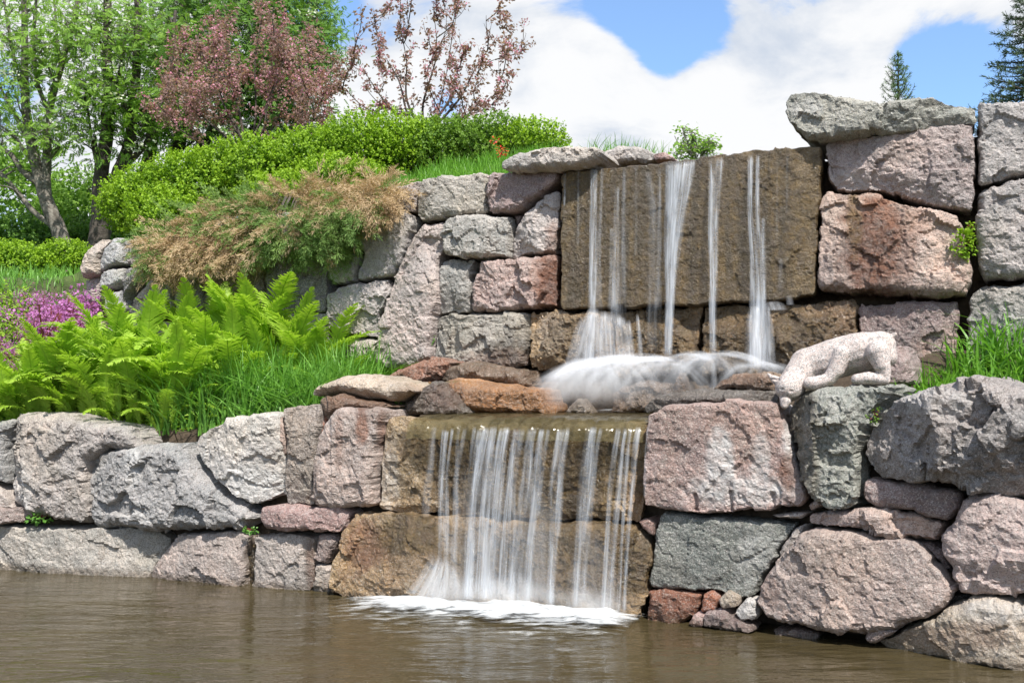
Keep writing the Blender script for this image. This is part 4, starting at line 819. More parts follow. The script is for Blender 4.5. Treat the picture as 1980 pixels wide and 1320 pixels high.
foam('L', 690, 1262, 1165, .05, 1.7, .018, .045, 1.05, 'white foam on the pond at the foot of the lower waterfall', 'foam')
foam('L', 1040, 1262, 800, -1.45, -.75, BZ + .008, .02, .7, 'white foam round the splash in the upper basin', 'foam')

# fine spray hanging in the air: real volumes with uneven density
def mist(parent, cells, dens, name='mist'):
    m, t = mat('water_mist'); p = t.n('ShaderNodeTexCoord').outputs['Object']; L = t.vmath('LENGTH', p)
    gp = t.n('ShaderNodeNewGeometry').outputs['Position']; n = t.noise(t.vmath('MULTIPLY', gp, (1, 1, .6)), 7.0, 3, .6)
    d = t.math('MULTIPLY', t.math('MULTIPLY', t.ramp(L, 1.0, .1), t.ramp(n, .32, .66)), dens)
    v = t.n('ShaderNodeVolumePrincipled', None, Color=(1, 1, 1, 1), Density=d, Anisotropy=.2); t.n('ShaderNodeOutputMaterial', None, Volume=v.outputs[0])
    import bmesh
    bm = bmesh.new(); bmesh.ops.create_icosphere(bm, subdivisions=3, radius=1.0); me = bpy.data.meshes.new(name); bm.to_mesh(me); bm.free(); me.materials.append(m)
    for (wall, x, y, off, rx, ry, rz) in cells:
        c, n_, t_ = wall_hit(wall, x, y, off); o = bpy.data.objects.new(name, me); COL.objects.link(o); o.parent = parent; o.location = Vector(c) - parent.location; o.scale = (rx, ry, rz); o.rotation_euler[2] = math.atan2(t_[1], t_[0]); o['kind'] = 'stuff'
mist(sp, [('U', 1165, 742, .75, .52, .40, .20), ('U', 1255, 712, .55, .55, .28, .10), ('U', 1400, 708, .45, .60, .24, .09), ('U', 1090, 755, .8, .26, .3, .14)], 2.6)
mist(wl_, [('L', 860, 1135, .36, .30, .20, .20), ('L', 985, 1148, .38, .55, .22, .15), ('L', 1140, 1165, .38, .40, .20, .13)], 4.0)
# ------------------------------------------------------------------ granite lynx statue
def capsule_cloud(bm_v, bm_f, p0, p1, r0, r1, seg=14, rings=7):
    p0, p1 = np.asarray(p0), np.asarray(p1); ax = p1 - p0; L = np.linalg.norm(ax)
    ax = ax / L if L > 1e-6 else np.array([0, 0, 1.0]); ref = np.array([1, 0, 0]) if abs(ax[0]) < .8 else np.array([0, 1.0, 0])
    s = np.cross(ax, ref); s /= np.linalg.norm(s); q = np.cross(ax, s); rows = []
    for k in range(rings + 1):
        a = -math.pi / 2 + math.pi / 2 * k / rings; rows.append((p0 + ax * math.sin(a) * r0, max(math.cos(a) * r0, 1e-4)))
    for k in range(rings + 1):
        a = math.pi / 2 * k / rings; rows.append((p1 + ax * math.sin(a) * r1, max(math.cos(a) * r1, 1e-4)))
    base = sum(len(v) for v in bm_v); V = []
    for c, r in rows:
        for j in range(seg):
            a = 2 * math.pi * j / seg; V.append(c + r * (math.cos(a) * s + math.sin(a) * q))
    n = len(rows)
    for i in range(n - 1):
        for j in range(seg): bm_f.append((base + i * seg + j, base + i * seg + (j + 1) % seg, base + (i + 1) * seg + (j + 1) % seg, base + (i + 1) * seg + j))
    bm_f.append(tuple(base + j for j in range(seg))[::-1]); bm_f.append(tuple(base + (n - 1) * seg + j for j in range(seg)))
    bm_v.append(np.array(V))
def lynx():
    LV, LF = [], []
    def pt(x, y, o): return wall_hit('L', x, y, o)[0]
    def cap(x0, y0, o0, r0, x1, y1, o1, r1):
        a, b = pt(x0, y0, o0), pt(x1, y1, o1); k = 1.06 if min(r0, r1) > 18 else .97; capsule_cloud(LV, LF, a, b, k * r0 / F_PX * a[1], k * r1 / F_PX * b[1])
    # trunk: rump, loin, chest, shoulders
    cap(1703, 668, -.17, 27, 1668, 679, -.17, 36); cap(1668, 679, -.17, 36, 1630, 689, -.17, 37); cap(1630, 689, -.17, 37, 1588, 702, -.16, 36)
    cap(1712, 660, -.17, 18, 1716, 690, -.15, 20); cap(1588, 702, -.16, 36, 1562, 707, -.14, 33)
    # neck and head hanging over the edge
    cap(1562, 706, -.13, 32, 1542, 728, -.06, 27); cap(1542, 728, -.06, 27, 1528, 746, .0, 24)
    cap(1532, 743, .0, 26, 1526, 750, .03, 25); cap(1523, 757, .03, 19, 1519, 776, .07, 11); cap(1519, 776, .08, 11, 1517, 783, .09, 8); cap(1538, 752, .02, 15, 1530, 760, .03, 14)
    # brow, cheek
    cap(1511, 748, .05, 8, 1520, 742, .05, 10)
    # ears
    cap(1483, 721, .02, 1.2, 1496, 732, .02, 7.5); cap(1496, 732, .02, 7.5, 1512, 742, .02, 11)
    cap(1513, 726, -.12, 1.2, 1520, 736, -.09, 7)
    # near front leg: upper arm, forearm laid forward, paw
    cap(1628, 684, -.06, 18, 1616, 716, -.03, 16.5); cap(1616, 716, -.03, 16, 1603, 733, -.01, 13.5); cap(1603, 733, -.01, 13.5, 1575, 741, .02, 13); cap(1575, 741, .02, 14, 1567, 741, .03, 14)
    cap(1640, 675, -.10, 19, 1622, 690, -.10, 18)
    # far front leg
    cap(1575, 715, -.26, 13, 1560, 742, -.28, 11)
    # near hind leg: thigh, shank, heel, long foot
    cap(1698, 682, -.06, 25, 1705, 706, -.05, 17); cap(1706, 706, -.05, 16, 1712, 724, -.05, 11.5); cap(1712, 724, -.05, 9.5, 1714, 735, -.04, 7.5)
    cap(1708, 733, -.04, 10, 1680, 731, -.02, 13); cap(1680, 731, -.02, 13, 1656, 733, .0, 11); cap(1672, 728, -.02, 9, 1662, 732, -.01, 8)
    # far hind leg
    cap(1690, 700, -.27, 15, 1700, 735, -.28, 10); cap(1700, 737, -.28, 9, 1660, 737, -.27, 9)
    # bobbed tail
    cap(1722, 652, -.17, 7, 1731, 646, -.17, 4.5)
    V = np.concatenate(LV); me = bpy.data.meshes.new('lynx_statue'); me.from_pydata(V.tolist(), [], LF); me.update()
    o = bpy.data.objects.new('lynx_tmp', me); COL.objects.link(o)
    r = o.modifiers.new('r', 'REMESH'); r.mode = 'VOXEL'; r.voxel_size = .0058; r.use_smooth_shade = True
    s = o.modifiers.new('s', 'SMOOTH'); s.factor = .5; s.iterations = 4
    ev = o.evaluated_get(bpy.context.evaluated_depsgraph_get()); m2 = bpy.data.meshes.new_from_object(ev)
    n = len(m2.vertices); co = np.empty(n * 3, np.float32); m2.vertices.foreach_get('co', co); co = co.reshape(-1, 3).astype(float)
    nr = np.empty(n * 3, np.float32); m2.vertices.foreach_get('normal', nr); nr = nr.reshape(-1, 3)
    co += nr * (perlin(co * 40) * .0012 + perlin(co * 14) * .003)[:, None]
    pj = project(co)
    def carve(x, y, rx, ry, d, ymax=None):                             # shallow chisel hollows (eye socket, ear cup)
        e = np.sqrt(((pj[:, 0] - x) / rx) ** 2 + ((pj[:, 1] - y) / ry) ** 2); m = (e < 1) & (nr[:, 1] < 0)
        co[m] -= nr[m] * (d * (1 - e[m] ** 2))[:, None]
    carve(1499, 733, 10, 3.2, .014); carve(1512, 752, 5, 3.6, .010); carve(1530, 756, 5, 3, .008); carve(1518, 783, 3, 1.6, .004)
    c = co.mean(0); c[2] = co[:, 2].min(); m2.vertices.foreach_set('co', (co - c).astype(np.float32).ravel()); m2.update()
    bpy.data.objects.remove(o); m2.name = 'lynx_statue'
    m, t = mat('pink_statue_granite'); p = t.n('ShaderNodeTexCoord').outputs['Object']
    v1 = t.n('ShaderNodeTexVoronoi', None, Vector=p, Scale=150.0); cl = t.n('ShaderNodeSeparateColor', None, Color=v1.outputs['Color']).outputs[0]
    n1 = t.noise(p, 9, 4, .6); base = t.mix(t.ramp(n1, .35, .65), (.50, .43, .39), (.60, .53, .49))
    base = t.mix(t.ramp(cl, .74, .78, 0, .55), base, (.42, .29, .24)); base = t.mix(t.ramp(cl, .30, .26, 0, .85), base, (.22, .21, .20)); base = t.mix(t.ramp(cl, .45, .48, 0, .6), base, t.mix(t.ramp(cl, .55, .5, 0, 1), base, (.68, .62, .57)))
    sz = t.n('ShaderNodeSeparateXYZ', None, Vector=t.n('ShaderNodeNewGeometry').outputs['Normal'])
    under_tint = t.math('MULTIPLY', t.ramp(sz.outputs[2], -.15, -.6), t.ramp(n1, .4, .6)); base = t.mix(t.math('MULTIPLY', under_tint, .5), base, (.16, .17, .08))  # downward faces mixed towards dark olive in noisy patches
    b = t.n('ShaderNodeBump', None, Height=t.noise(p, 90, 4, .6), Strength=.6, Distance=.008)
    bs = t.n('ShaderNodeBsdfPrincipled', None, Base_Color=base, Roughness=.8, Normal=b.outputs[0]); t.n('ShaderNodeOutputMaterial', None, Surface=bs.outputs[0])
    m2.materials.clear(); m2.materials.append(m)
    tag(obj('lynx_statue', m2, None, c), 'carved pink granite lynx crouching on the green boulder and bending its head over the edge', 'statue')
lynx()
# ------------------------------------------------------------------ leafy things
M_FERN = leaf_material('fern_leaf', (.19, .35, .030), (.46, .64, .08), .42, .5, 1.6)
M_GRASS = leaf_material('grass_blade', (.085, .23, .035), (.24, .47, .08), .32, .42, 2.0, .4)
M_GRASS_L = leaf_material('light_grass_blade', (.09, .25, .03), (.22, .44, .05), .36, .42, 2.0, .4)
M_HEDGE = leaf_material('golden_green_leaf', (.085, .20, .010), (.36, .54, .035), .38, .5, 1.8)
M_HEDGE2 = leaf_material('mid_green_leaf', (.075, .16, .018), (.20, .34, .04), .34, .5, 1.8)
M_JUN = leaf_material('juniper_green', (.09, .18, .04), (.26, .38, .10), .2, .6, 3)
M_JUNB = leaf_material('juniper_brown', (.37, .245, .13), (.66, .51, .33), .2, .7, 3)
M_ROWAN = leaf_material('rowan_leaf', (.11, .23, .035), (.34, .52, .10), .42, .5, .7, .15)
M_ROWAND = leaf_material('rowan_leaf_dark', (.065, .155, .028), (.21, .37, .07), .36, .45, .7)
M_WHITE = leaf_material('white_blossom', (.55, .58, .45), (.75, .76, .66), .3, .6)
M_CRAB = leaf_material('bronze_leaf', (.20, .125, .11), (.44, .28, .26), .42, .5, 2)
M_PINK = leaf_material('pink_blossom', (.50, .18, .28), (.80, .42, .54), .38, .6, 2)
M_PURP = leaf_material('magenta_blossom', (.34, .09, .32), (.66, .30, .62), .35, .6, 5)
M_STEM = leaf_material('red_stem', (.20, .05, .05), (.34, .12, .10), .1, .6)
M_BROAD = leaf_material('broad_leaf', (.07, .20, .03), (.17, .36, .06), .3, .4, 3)
M_SPRUCE = leaf_material('spruce_needle', (.035, .060, .026), (.10, .155, .075), .1, .55, 3)
M_SPRUCE2 = leaf_material('young_spruce_needle', (.07, .14, .045), (.18, .28, .10), .15, .55, 3)
M_RED = leaf_material('red_blossom', (.55, .03, .02), (.75, .10, .04), .3, .5)

# --- ostrich ferns -------------------------------------------------------------
def frond_mesh(e0, e1, seed, pairs=46):
    r = np.random.default_rng(seed); n = 60; s = np.linspace(0, 1, n); el = np.radians(e0 + (e1 - e0) * s ** 1.6)
    dy, dz = np.cos(el), np.sin(el); y = np.concatenate([[0], np.cumsum(dy[:-1])]) / (n - 1); z = np.concatenate([[0], np.cumsum(dz[:-1])]) / (n - 1)
    bend = r.uniform(-.12, .12); x = bend * s ** 2; B = Bag(); P = np.stack([x, y, z], 1)
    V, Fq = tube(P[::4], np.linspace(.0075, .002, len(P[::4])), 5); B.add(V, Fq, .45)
    for k in range(pairs):
        t = .09 + .90 * (k / (pairs - 1)) ** .97; prof = (min(t / .62, 1) ** .85) * (min((1 - t) / .34, 1) ** .62); L = .15 * max(prof, .02) * r.uniform(.93, 1.05)
        i = t * (n - 1); i0 = int(i); c = P[i0]; tgt = P[min(i0 + 1, n - 1)] - P[max(i0 - 1, 0)]; tgt /= np.linalg.norm(tgt)
        nn = np.array([0, -tgt[2], tgt[1]]); nn /= np.linalg.norm(nn)
        for sd in (-1, 1):
            a = R(r.uniform(18, 30) + 22 * t); lat = np.array([sd * math.cos(a), 0, 0]) + tgt * math.sin(a); lat /= np.linalg.norm(lat)
            up = nn * 1.0; wdt = .0128; m = 6; vs = []
            cross = np.cross(up, lat); cross /= np.linalg.norm(cross); lift = r.uniform(.10, .30); droop = r.uniform(.15, .45)
            for j in range(m + 1):
                f = j / m; p = c + lat * L * f + up * L * (lift * f - droop * f * f); ww = wdt * (1 - f ** 1.8) * (1.0 if j % 2 else .62) + .0008
                vs += [p - cross * ww - up * .0015, p + cross * ww - up * .0015]
            Fq = [(2 * j, 2 * j + 1, 2 * j + 3, 2 * j + 2) if sd < 0 else (2 * j, 2 * j + 2, 2 * j + 3, 2 * j + 1) for j in range(m)]
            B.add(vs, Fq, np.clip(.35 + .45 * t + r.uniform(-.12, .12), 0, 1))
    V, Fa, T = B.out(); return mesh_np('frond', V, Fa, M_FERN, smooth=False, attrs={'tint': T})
FRONDS = [frond_mesh(80, 4, 1), frond_mesh(74, -24, 2), frond_mesh(84, 30, 3), frond_mesh(66, -42, 4), frond_mesh(78, -10, 5), frond_mesh(86, 46, 6), frond_mesh(70, -34, 7)]
rf = np.random.default_rng(21); FERNS = []
def on_bed(px, y, Y):
    p = at(px, y, Y)
    while wall_dist('L', [p[:2]])[0] < .38: Y += .05; p = at(px, y, Y)
    return p
def fern(px, base_y, Y, size, n, label, group='ostrich ferns of the planting bed', tight=1.0, heights=(.8, 1.1)):
    p = on_bed(px, base_y, Y); z = float(ground_z([p[:2]])[0]); o = empty('ostrich_fern', (p[0], p[1], z - .02), label, 'fern', group); FERNS.append((px, Y, label, o))
    a0 = rf.random() * 6.28
    n = int(n * 1.45)
    for k in range(n):
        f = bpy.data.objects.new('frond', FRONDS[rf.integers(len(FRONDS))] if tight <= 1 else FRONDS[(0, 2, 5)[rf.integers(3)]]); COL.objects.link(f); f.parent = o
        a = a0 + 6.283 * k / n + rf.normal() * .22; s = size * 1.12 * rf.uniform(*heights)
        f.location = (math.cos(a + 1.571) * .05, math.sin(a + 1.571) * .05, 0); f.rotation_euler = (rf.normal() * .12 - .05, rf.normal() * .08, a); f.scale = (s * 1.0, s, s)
    return o
FL = 'light green ostrich fern in the dense fern mass behind the low boulder wall'
for args in [(75, 800, 9.95, .86, 11, 'leftmost ostrich fern, arching over the huge grey boulder'), (20, 790, 10.1, .72, 9, FL), (130, 780, 10.2, 1.02, 11, FL), (60, 700, 10.6, .72, 9, FL), (160, 720, 10.6, .88, 10, FL),
             (200, 815, 9.78, .92, 11, 'ostrich fern rising right behind the huge grey boulder with upright fronds'), (265, 800, 9.9, .95, 10, FL), (215, 740, 10.4, 1.08, 11, FL), (290, 740, 10.3, 1.08, 11, FL),
             (270, 660, 11.0, 1.12, 10, FL), (345, 700, 10.75, 1.12, 11, FL), (350, 780, 9.95, .95, 9, FL), (405, 720, 10.4, 1.10, 10, FL), (440, 660, 10.9, 1.16, 10, FL), (480, 700, 10.5, 1.12, 10, FL),
             (515, 640, 10.8, 1.30, 9, 'tallest ostrich fern, its tips reaching up against the dark upper wall'), (560, 700, 10.35, 1.02, 9, FL), (600, 680, 10.3, 1.10, 8, 'right end ostrich fern next to the tall grass with upright narrow fronds'), (650, 700, 10.1, .55, 6, 'small ostrich fern at the foot of the pale upper wall stones'),
             (275, 860, 9.42, .42, 4, 'small single ostrich fern hanging over the dip between two front boulders'), (310, 840, 9.55, .62, 7, FL), (200, 660, 11.0, .9, 9, FL), (630, 640, 10.4, .95, 6, FL), (130, 830, 9.75, .8, 8, FL), (30, 830, 9.85, .8, 8, FL), (385, 640, 11.1, 1.08, 9, FL), (100, 840, 9.75, .62, 7, FL), (160, 840, 9.72, .6, 7, FL), (235, 850, 9.6, .6, 7, FL), (55, 830, 9.85, .7, 8, FL), (-30, 800, 10.0, .7, 9, FL), (330, 820, 9.75, .8, 8, FL), (450, 760, 10.0, .9, 8, FL), (520, 740, 10.1, .85, 8, FL)]:
    px, by, Y, size, n, lab = args; fern(px, by, Y, size, n, lab, tight=1.0 if px < 480 else 1.2)

ORD = ['first', 'second', 'third', 'fourth', 'fifth', 'sixth', 'seventh', 'eighth', 'ninth', 'tenth', 'eleventh', 'twelfth', 'thirteenth']
for lo, hi, row in ((0, 9.9, 'the row behind the grey boulders'), (9.9, 10.55, 'the middle row of the bed'), (10.55, 99, 'the back row below the juniper')):
    q = sorted([e for e in FERNS if lo <= e[1] < hi and e[2] == FL])
    for k, e in enumerate(q): e[3]['label'] = 'light green ostrich fern, %s from the left in %s' % (ORD[k], row)

# --- blades ---------------------------------------------------------------------
def blades(n, pos_fn, h0, h1, w, m, name, label, bend=.5, seed=3, kind='stuff', seg=5, lean=(0, 0)):
    r = np.random.default_rng(seed); base = pos_fn(r, n); h = r.uniform(h0, h1, n); a = r.uniform(0, 6.283, n); d = np.stack([np.cos(a), np.sin(a), 0 * a], 1); bd = np.abs(r.normal(size=n)) * bend * .6 + .08
    s = np.linspace(0, 1, seg + 1); sd = np.stack([-np.sin(a + r.normal(size=n) * .8), np.cos(a + r.normal(size=n) * .8), 0 * a], 1)
    P = base[:, None] + d[:, None] * (bd * h)[:, None, None] * (s ** 2)[None, :, None] + np.array([lean[0], lean[1], 0]) * (s ** 2)[None, :, None] * h[:, None, None]
    P[..., 2] += h[:, None] * (s - .45 * np.clip(bd, 0, 1)[:, None] * s ** 2.4)
    ww = w * (1 - s ** 2.2)[None] * r.uniform(.7, 1.25, n)[:, None] + .0006
    V = np.stack([P - sd[:, None] * ww[..., None], P + sd[:, None] * ww[..., None]], 2).reshape(-1, 3)
    i = np.arange(n)[:, None] * (2 * (seg + 1)); k = np.arange(seg)[None] * 2
    Fq = np.stack([i + k, i + k + 1, i + k + 3, i + k + 2], -1).reshape(-1, 4)
    T = np.repeat(np.clip(r.normal(.5, .2, n), 0, 1), 2 * (seg + 1)) * .75 + np.tile(np.repeat(s, 2), n) * .25
    o = top_mesh(name, V, Fq, m, smooth=True, attrs={'tint': T}); return tag(o, label, kind=kind)
def poly_pos(poly, wall, tuft=0, spread=.06):
    """positions inside a plan region given as (pixel x, metres behind the wall line)"""
    poly = np.array(poly, float)
    def fn(r, n):
        out = []; tl = None
        def draw():
            while True:
                p = np.array([r.uniform(poly[:, 0].min(), poly[:, 0].max()), r.uniform(poly[:, 1].min(), poly[:, 1].max())]); c = False; j = len(poly) - 1
                for i in range(len(poly)):
                    if (poly[i, 1] > p[1]) != (poly[j, 1] > p[1]) and p[0] < (poly[j, 0] - poly[i, 0]) * (p[1] - poly[i, 1]) / (poly[j, 1] - poly[i, 1]) + poly[i, 0]: c = not c
                    j = i
                if c: return p
        if tuft: tl = [draw() for _ in range(tuft)]
        for _ in range(n if not tuft else tuft):
            p = tl[_] if tuft else draw(); q = wall_hit(wall, p[0], 900 if wall == 'L' else 500, -p[1])[0][:2]; out.append(q)
        out = np.array(out); ok = wall_dist(wall, out) > .28; out = out[ok][np.arange(len(out)) % ok.sum()]
        if tuft: out = out[r.integers(tuft, size=n)] + r.normal(size=(n, 2)) * spread
        z = ground_z(out); return np.stack([out[:, 0], out[:, 1], z - .01], 1)
    return fn
blades(2900, poly_pos([(300, .34), (345, .30), (400, .36), (520, .36), (612, .42), (770, 1.5), (690, 2.0), (560, 1.1), (400, .8), (330, .6)], 'L', 95, .05), .34, .80, .0090, M_GRASS, 'tall_grass', 'tall green grass between the ferns and the heaped rocks', 1.25, 3, seg=6)
blades(800, poly_pos([(640, 1.5), (700, 1.3), (760, 1.75), (735, 2.2), (640, 2.3)], 'L', 40, .04), .28, .58, .006, M_GRASS_L, 'tall_grass', 'lighter tall grass at the foot of the upper wall', 1.0, 4)
blades(1150, poly_pos([(1745, .55), (1800, .35), (1990, .35), (2040, 1.6), (1900, 1.7), (1760, 1.2)], 'L', 80, .05), .22, .52, .0098, M_GRASS_L, 'meadow_grass', 'bright green grass between the right boulders and the upper wall', 1.5, 5)
blades(4200, poly_pos([(775, .36), (1000, .36), (1080, .45), (1085, 1.6), (900, 1.6), (760, .9)], 'U', 150, .05), .14, .34, .0055, M_GRASS_L, 'meadow_grass', 'fine light grass along the top of the upper wall', .6, 6)
blades(520, poly_pos([(1150, .8), (1290, .8), (1290, 1.6), (1150, 1.4)], 'U', 60, .05), .20, .44, .0045, M_GRASS_L, 'meadow_grass', 'thin grass tufts showing behind the grey capstones', .7, 7)
blades(5000, lambda r, n: (lambda q: np.stack([q[:, 0], q[:, 1], ground_z(q)], 1))(np.stack([r.uniform(-9.5, -5.2, n), r.uniform(11.0, 15.5, n)], 1)), .10, .24, .006, M_GRASS, 'meadow_grass', 'rough green grass on the slope at the far left', .8, 8)

def undergrowth():
    r = np.random.default_rng(77); n = 9000; fn = poly_pos([(-80, .40), (120, .38), (300, .36), (420, .38), (560, 1.0), (520, 1.9), (200, 1.9), (-80, 1.6)], 'L'); P = fn(r, n); P[:, 2] += r.random(n) ** 1.5 * .24
    d = rand_unit(n, -.1); lv = np.array([(0, 0, 0), (-.22, .45, .08), (0, 1.0, -.1), (.22, .45, .08)])
    V, Fa = scatter(lv, [(0, 3, 2, 1)], P, frames(d, np.tile([0, -.3, 1.0], (n, 1)) + r.normal(size=(n, 3)) * .3), r.uniform(.03, .09, n)); tag(top_mesh('ground_leaves', V, Fa, M_FERN, smooth=False, attrs={'tint': np.repeat(r.random(n) * .7, 4)}), 'low leafy growth covering the soil beneath the ferns', kind='stuff')
undergrowth()

# --- leaf-built shrubs -------------------------------------------------------------
LEAF_V = np.array([(0, 0, 0), (-.42, .45, .10), (0, 1.0, -.06), (.42, .45, .10), (0, .5, 0)]); LEAF_F = np.array([(0, 4, 1), (1, 4, 2), (2, 4, 3), (3, 4, 0)])
LANCE_V = np.array([(0, 0, 0), (-.19, .4, .05), (0, 1.0, -.1), (.19, .4, .05)]); LANCE_F = np.array([(0, 3, 2, 1)])
def blob_surface(r, n, c, rad, lump, seed, shell=.16):
    d = rand_unit(n); l = 1 + lump * (perlin(d * 2.4 + seed) + .6 * perlin(d * 5.5 + seed + 9)); depth = 1 - np.abs(r.normal(size=n)) * shell
    return c + d * rad * (l * depth)[:, None], d, depth
def leaf_shrub(name, label, cat, cpx, cY, rad, n, size, m, group=None, lump=.16, seed=1, sprig=True, zmin=None, twig_m=None):
    r = np.random.default_rng(seed); c = at(cpx[0], cpx[1], cY); rad = np.array(rad)
    ns = n // 7; P, d, dep = blob_surface(r, ns, c, rad, lump, seed * 3.7, .13)
    # every sprig: a short shoot with seven leaves
    ax = d * np.array([1, 1, .7]) + np.array([0, 0, .75]) + r.normal(size=(ns, 3)) * .35; ax /= np.linalg.norm(ax, axis=1)[:, None]
    Pl = np.repeat(P, 7, 0) + np.repeat(ax, 7, 0) * np.tile(np.linspace(0, 1, 7), ns)[:, None] * size * 2.6
    out = rand_unit(ns * 7); fw = out * .85 + np.repeat(ax, 7, 0) * .55; M = frames(fw, np.repeat(ax, 7, 0) + r.normal(size=(ns * 7, 3)) * .4)
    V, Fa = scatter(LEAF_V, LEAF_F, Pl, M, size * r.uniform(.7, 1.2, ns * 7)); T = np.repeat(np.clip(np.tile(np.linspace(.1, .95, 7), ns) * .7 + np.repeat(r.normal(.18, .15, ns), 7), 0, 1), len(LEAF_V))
    keep = None
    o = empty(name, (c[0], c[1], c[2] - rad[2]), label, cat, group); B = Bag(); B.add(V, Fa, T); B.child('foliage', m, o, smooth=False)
    B = Bag()
    for k in range(26):
        e = c + rand_unit(1)[0] * rad * .85; b0 = c - np.array([0, 0, rad[2] * .95]) + r.normal(size=3) * .06; mid = (e + b0) / 2 + r.normal(size=3) * .08; V, Fq = tube(smooth_path([b0, mid, e], 4), np.linspace(.010, .003, 9), 4); B.add(V, Fq)
    B.child('stems', twig_m or M_BARK_DARK, o)
    B = Bag()                                                           # old inner leaves close the bush
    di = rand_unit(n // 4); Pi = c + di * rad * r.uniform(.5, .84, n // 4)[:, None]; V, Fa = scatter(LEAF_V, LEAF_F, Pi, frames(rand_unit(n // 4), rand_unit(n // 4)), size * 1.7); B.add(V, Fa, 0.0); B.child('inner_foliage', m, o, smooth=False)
    return o
HG = 'golden green shrubs forming the hedge above the upper wall'
for i, (x, y, Y, rx, rz, n, lab, mm) in enumerate([(292, 398, 12.6, .56, .42, 16000, 'leftmost golden green shrub of the hedge above the corner stones', 0), (385, 365, 12.7, .62, .44, 15000, 'golden green shrub, second from the left in the hedge', 0),
        (490, 340, 12.7, .66, .42, 14000, 'golden green shrub above the middle of the dead brown juniper', 0), (600, 322, 12.8, .66, .44, 14000, 'golden green shrub above the right part of the juniper', 0), (700, 300, 12.9, .62, .46, 14000, 'high green shrub just left of the sparse crabapple', 0),
        (785, 296, 12.9, .56, .44, 12000, 'rounded green shrub at the foot of the sparse crabapple', 0), (868, 292, 12.8, .52, .38, 9000, 'olive green shrub right of the sparse crabapple', 1), (950, 285, 12.6, .50, .33, 9000, 'olive green shrub beside the red blossoms', 1),
        (1025, 284, 12.4, .44, .24, 6500, 'low rightmost shrub of the hedge tapering towards the capstone', 0), (335, 425, 12.25, .5, .30, 9000, 'low golden green shrub in front at the left end of the hedge', 0), (660, 345, 12.2, .5, .2, 7000, 'low green shrub squeezed between hedge and juniper', 0), (560, 380, 12.0, .55, .2, 6500, 'low green shrub peeping out above the middle of the juniper', 0)]):
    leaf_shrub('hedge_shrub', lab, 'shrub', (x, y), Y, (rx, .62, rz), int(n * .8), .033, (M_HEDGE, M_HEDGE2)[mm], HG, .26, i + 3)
leaf_shrub('round_shrub', 'small rounded golden shrub on the left slope beside the corner stones', 'shrub', (126, 505), 14.0, (.36, .35, .24), 5500, .032, M_HEDGE, None, .1, 31)
leaf_shrub('round_shrub', 'wider golden shrub at the left edge of the photo on the slope', 'shrub', (28, 522), 13.6, (.46, .4, .34), 7500, .032, M_HEDGE, None, .12, 32)
leaf_shrub('wild_shrub', 'dull green twiggy shrub behind the magenta flowers at the left edge', 'shrub', (15, 590), 13.0, (.5, .35, .33), 5000, .034, M_HEDGE2, None, .3, 33)
leaf_shrub('wild_shrub', 'dark green low shrub under the tree trunks at the far left', 'shrub', (60, 480), 19, (1.3, .7, .62), 7000, .06, M_ROWAND, None, .3, 34)
leaf_shrub('wild_shrub', 'light green tall bush between the two clumps of trunks', 'shrub', (175, 420), 22, (1.1, .9, .95), 6500, .07, M_ROWAN, None, .35, 35)
leaf_shrub('wild_shrub', 'broad light bush filling the left edge behind the leaning trunks', 'shrub', (15, 400), 23, (1.5, .9, 1.5), 8500, .075, M_ROWAN, None, .35, 36)
leaf_shrub('wild_shrub', 'low bush at the foot of the dark trunks left of the hedge', 'shrub', (215, 470), 19, (.8, .6, .5), 4500, .055, M_ROWAND, None, .3, 37)

# small things growing in the joints
def tuftlet(px, py, wall, off, rad, n, size, m, label, cat='plant', name='crack_plant'):
    p = wall_hit(wall, px, py, off)[0]; r = np.random.default_rng(int(px)); rad = np.array(rad); d = rand_unit(n); d[:, 1] = -np.abs(d[:, 1]); P = p + d * rad * r.uniform(.3, 1, n)[:, None] ** .6
    V, Fa = scatter(LEAF_V, LEAF_F, P, frames(d + r.normal(size=(n, 3)) * .5 + np.array([0, 0, -.2]), np.tile([0, -.6, 1.0], (n, 1)) + r.normal(size=(n, 3)) * .3), size * r.uniform(.6, 1.3, n))
    o = empty(name, p, label, cat); B = Bag(); B.add(V, Fa, np.repeat(r.uniform(.2, 1, n), len(LEAF_V))); B.child('leaves', m, o, smooth=False)
    B = Bag()
    for k in range(8):
        V, Fq = tube(smooth_path([p + np.array([0, .10, -.02]), p + np.array([0, .03, 0]), p + rand_unit(1)[0] * rad * .7], 3), .003, 4); B.add(V, Fq)
    B.child('stems', M_STEM, o); return o
tuftlet(1862, 472, 'U', .16, (.10, .07, .13), 170, .035, M_HEDGE, 'lush green plant growing out of the joint between the pink and grey blocks')
tuftlet(1876, 437, 'U', .14, (.04, .03, .03), 26, .026, M_HEDGE, 'tiny green sprout just above the lush plant in the joint')
tuftlet(76, 1000, 'L', .12, (.11, .05, .05), 60, .035, M_BROAD, 'small fern like weed in the gap below the huge grey boulder')
tuftlet(485, 1024, 'L', .10, (.07, .04, .025), 34, .026, M_BROAD, 'tiny weed in the joint above the trickle of water')
tuftlet(1690, 800, 'L', .10, (.06, .03, .06), 60, .016, M_HEDGE2, 'mossy green tuft in the seam right of the green boulder')
tuftlet(836, 655, 'U', .08, (.02, .02, .06), 30, .02, M_BROAD, 'narrow green weed in the joint of the tall slanting boulder')
tuftlet(970, 292, 'U', -.1, (.06, .05, .06), 46, .022, M_RED, 'cluster of red blossoms at the edge of the hedge', 'flower', 'red_flower')
tuftlet(958, 272, 'U', -.5, (.05, .05, .03), 14, .022, M_RED, 'few red blossoms a little higher in the hedge', 'flower', 'red_flower')

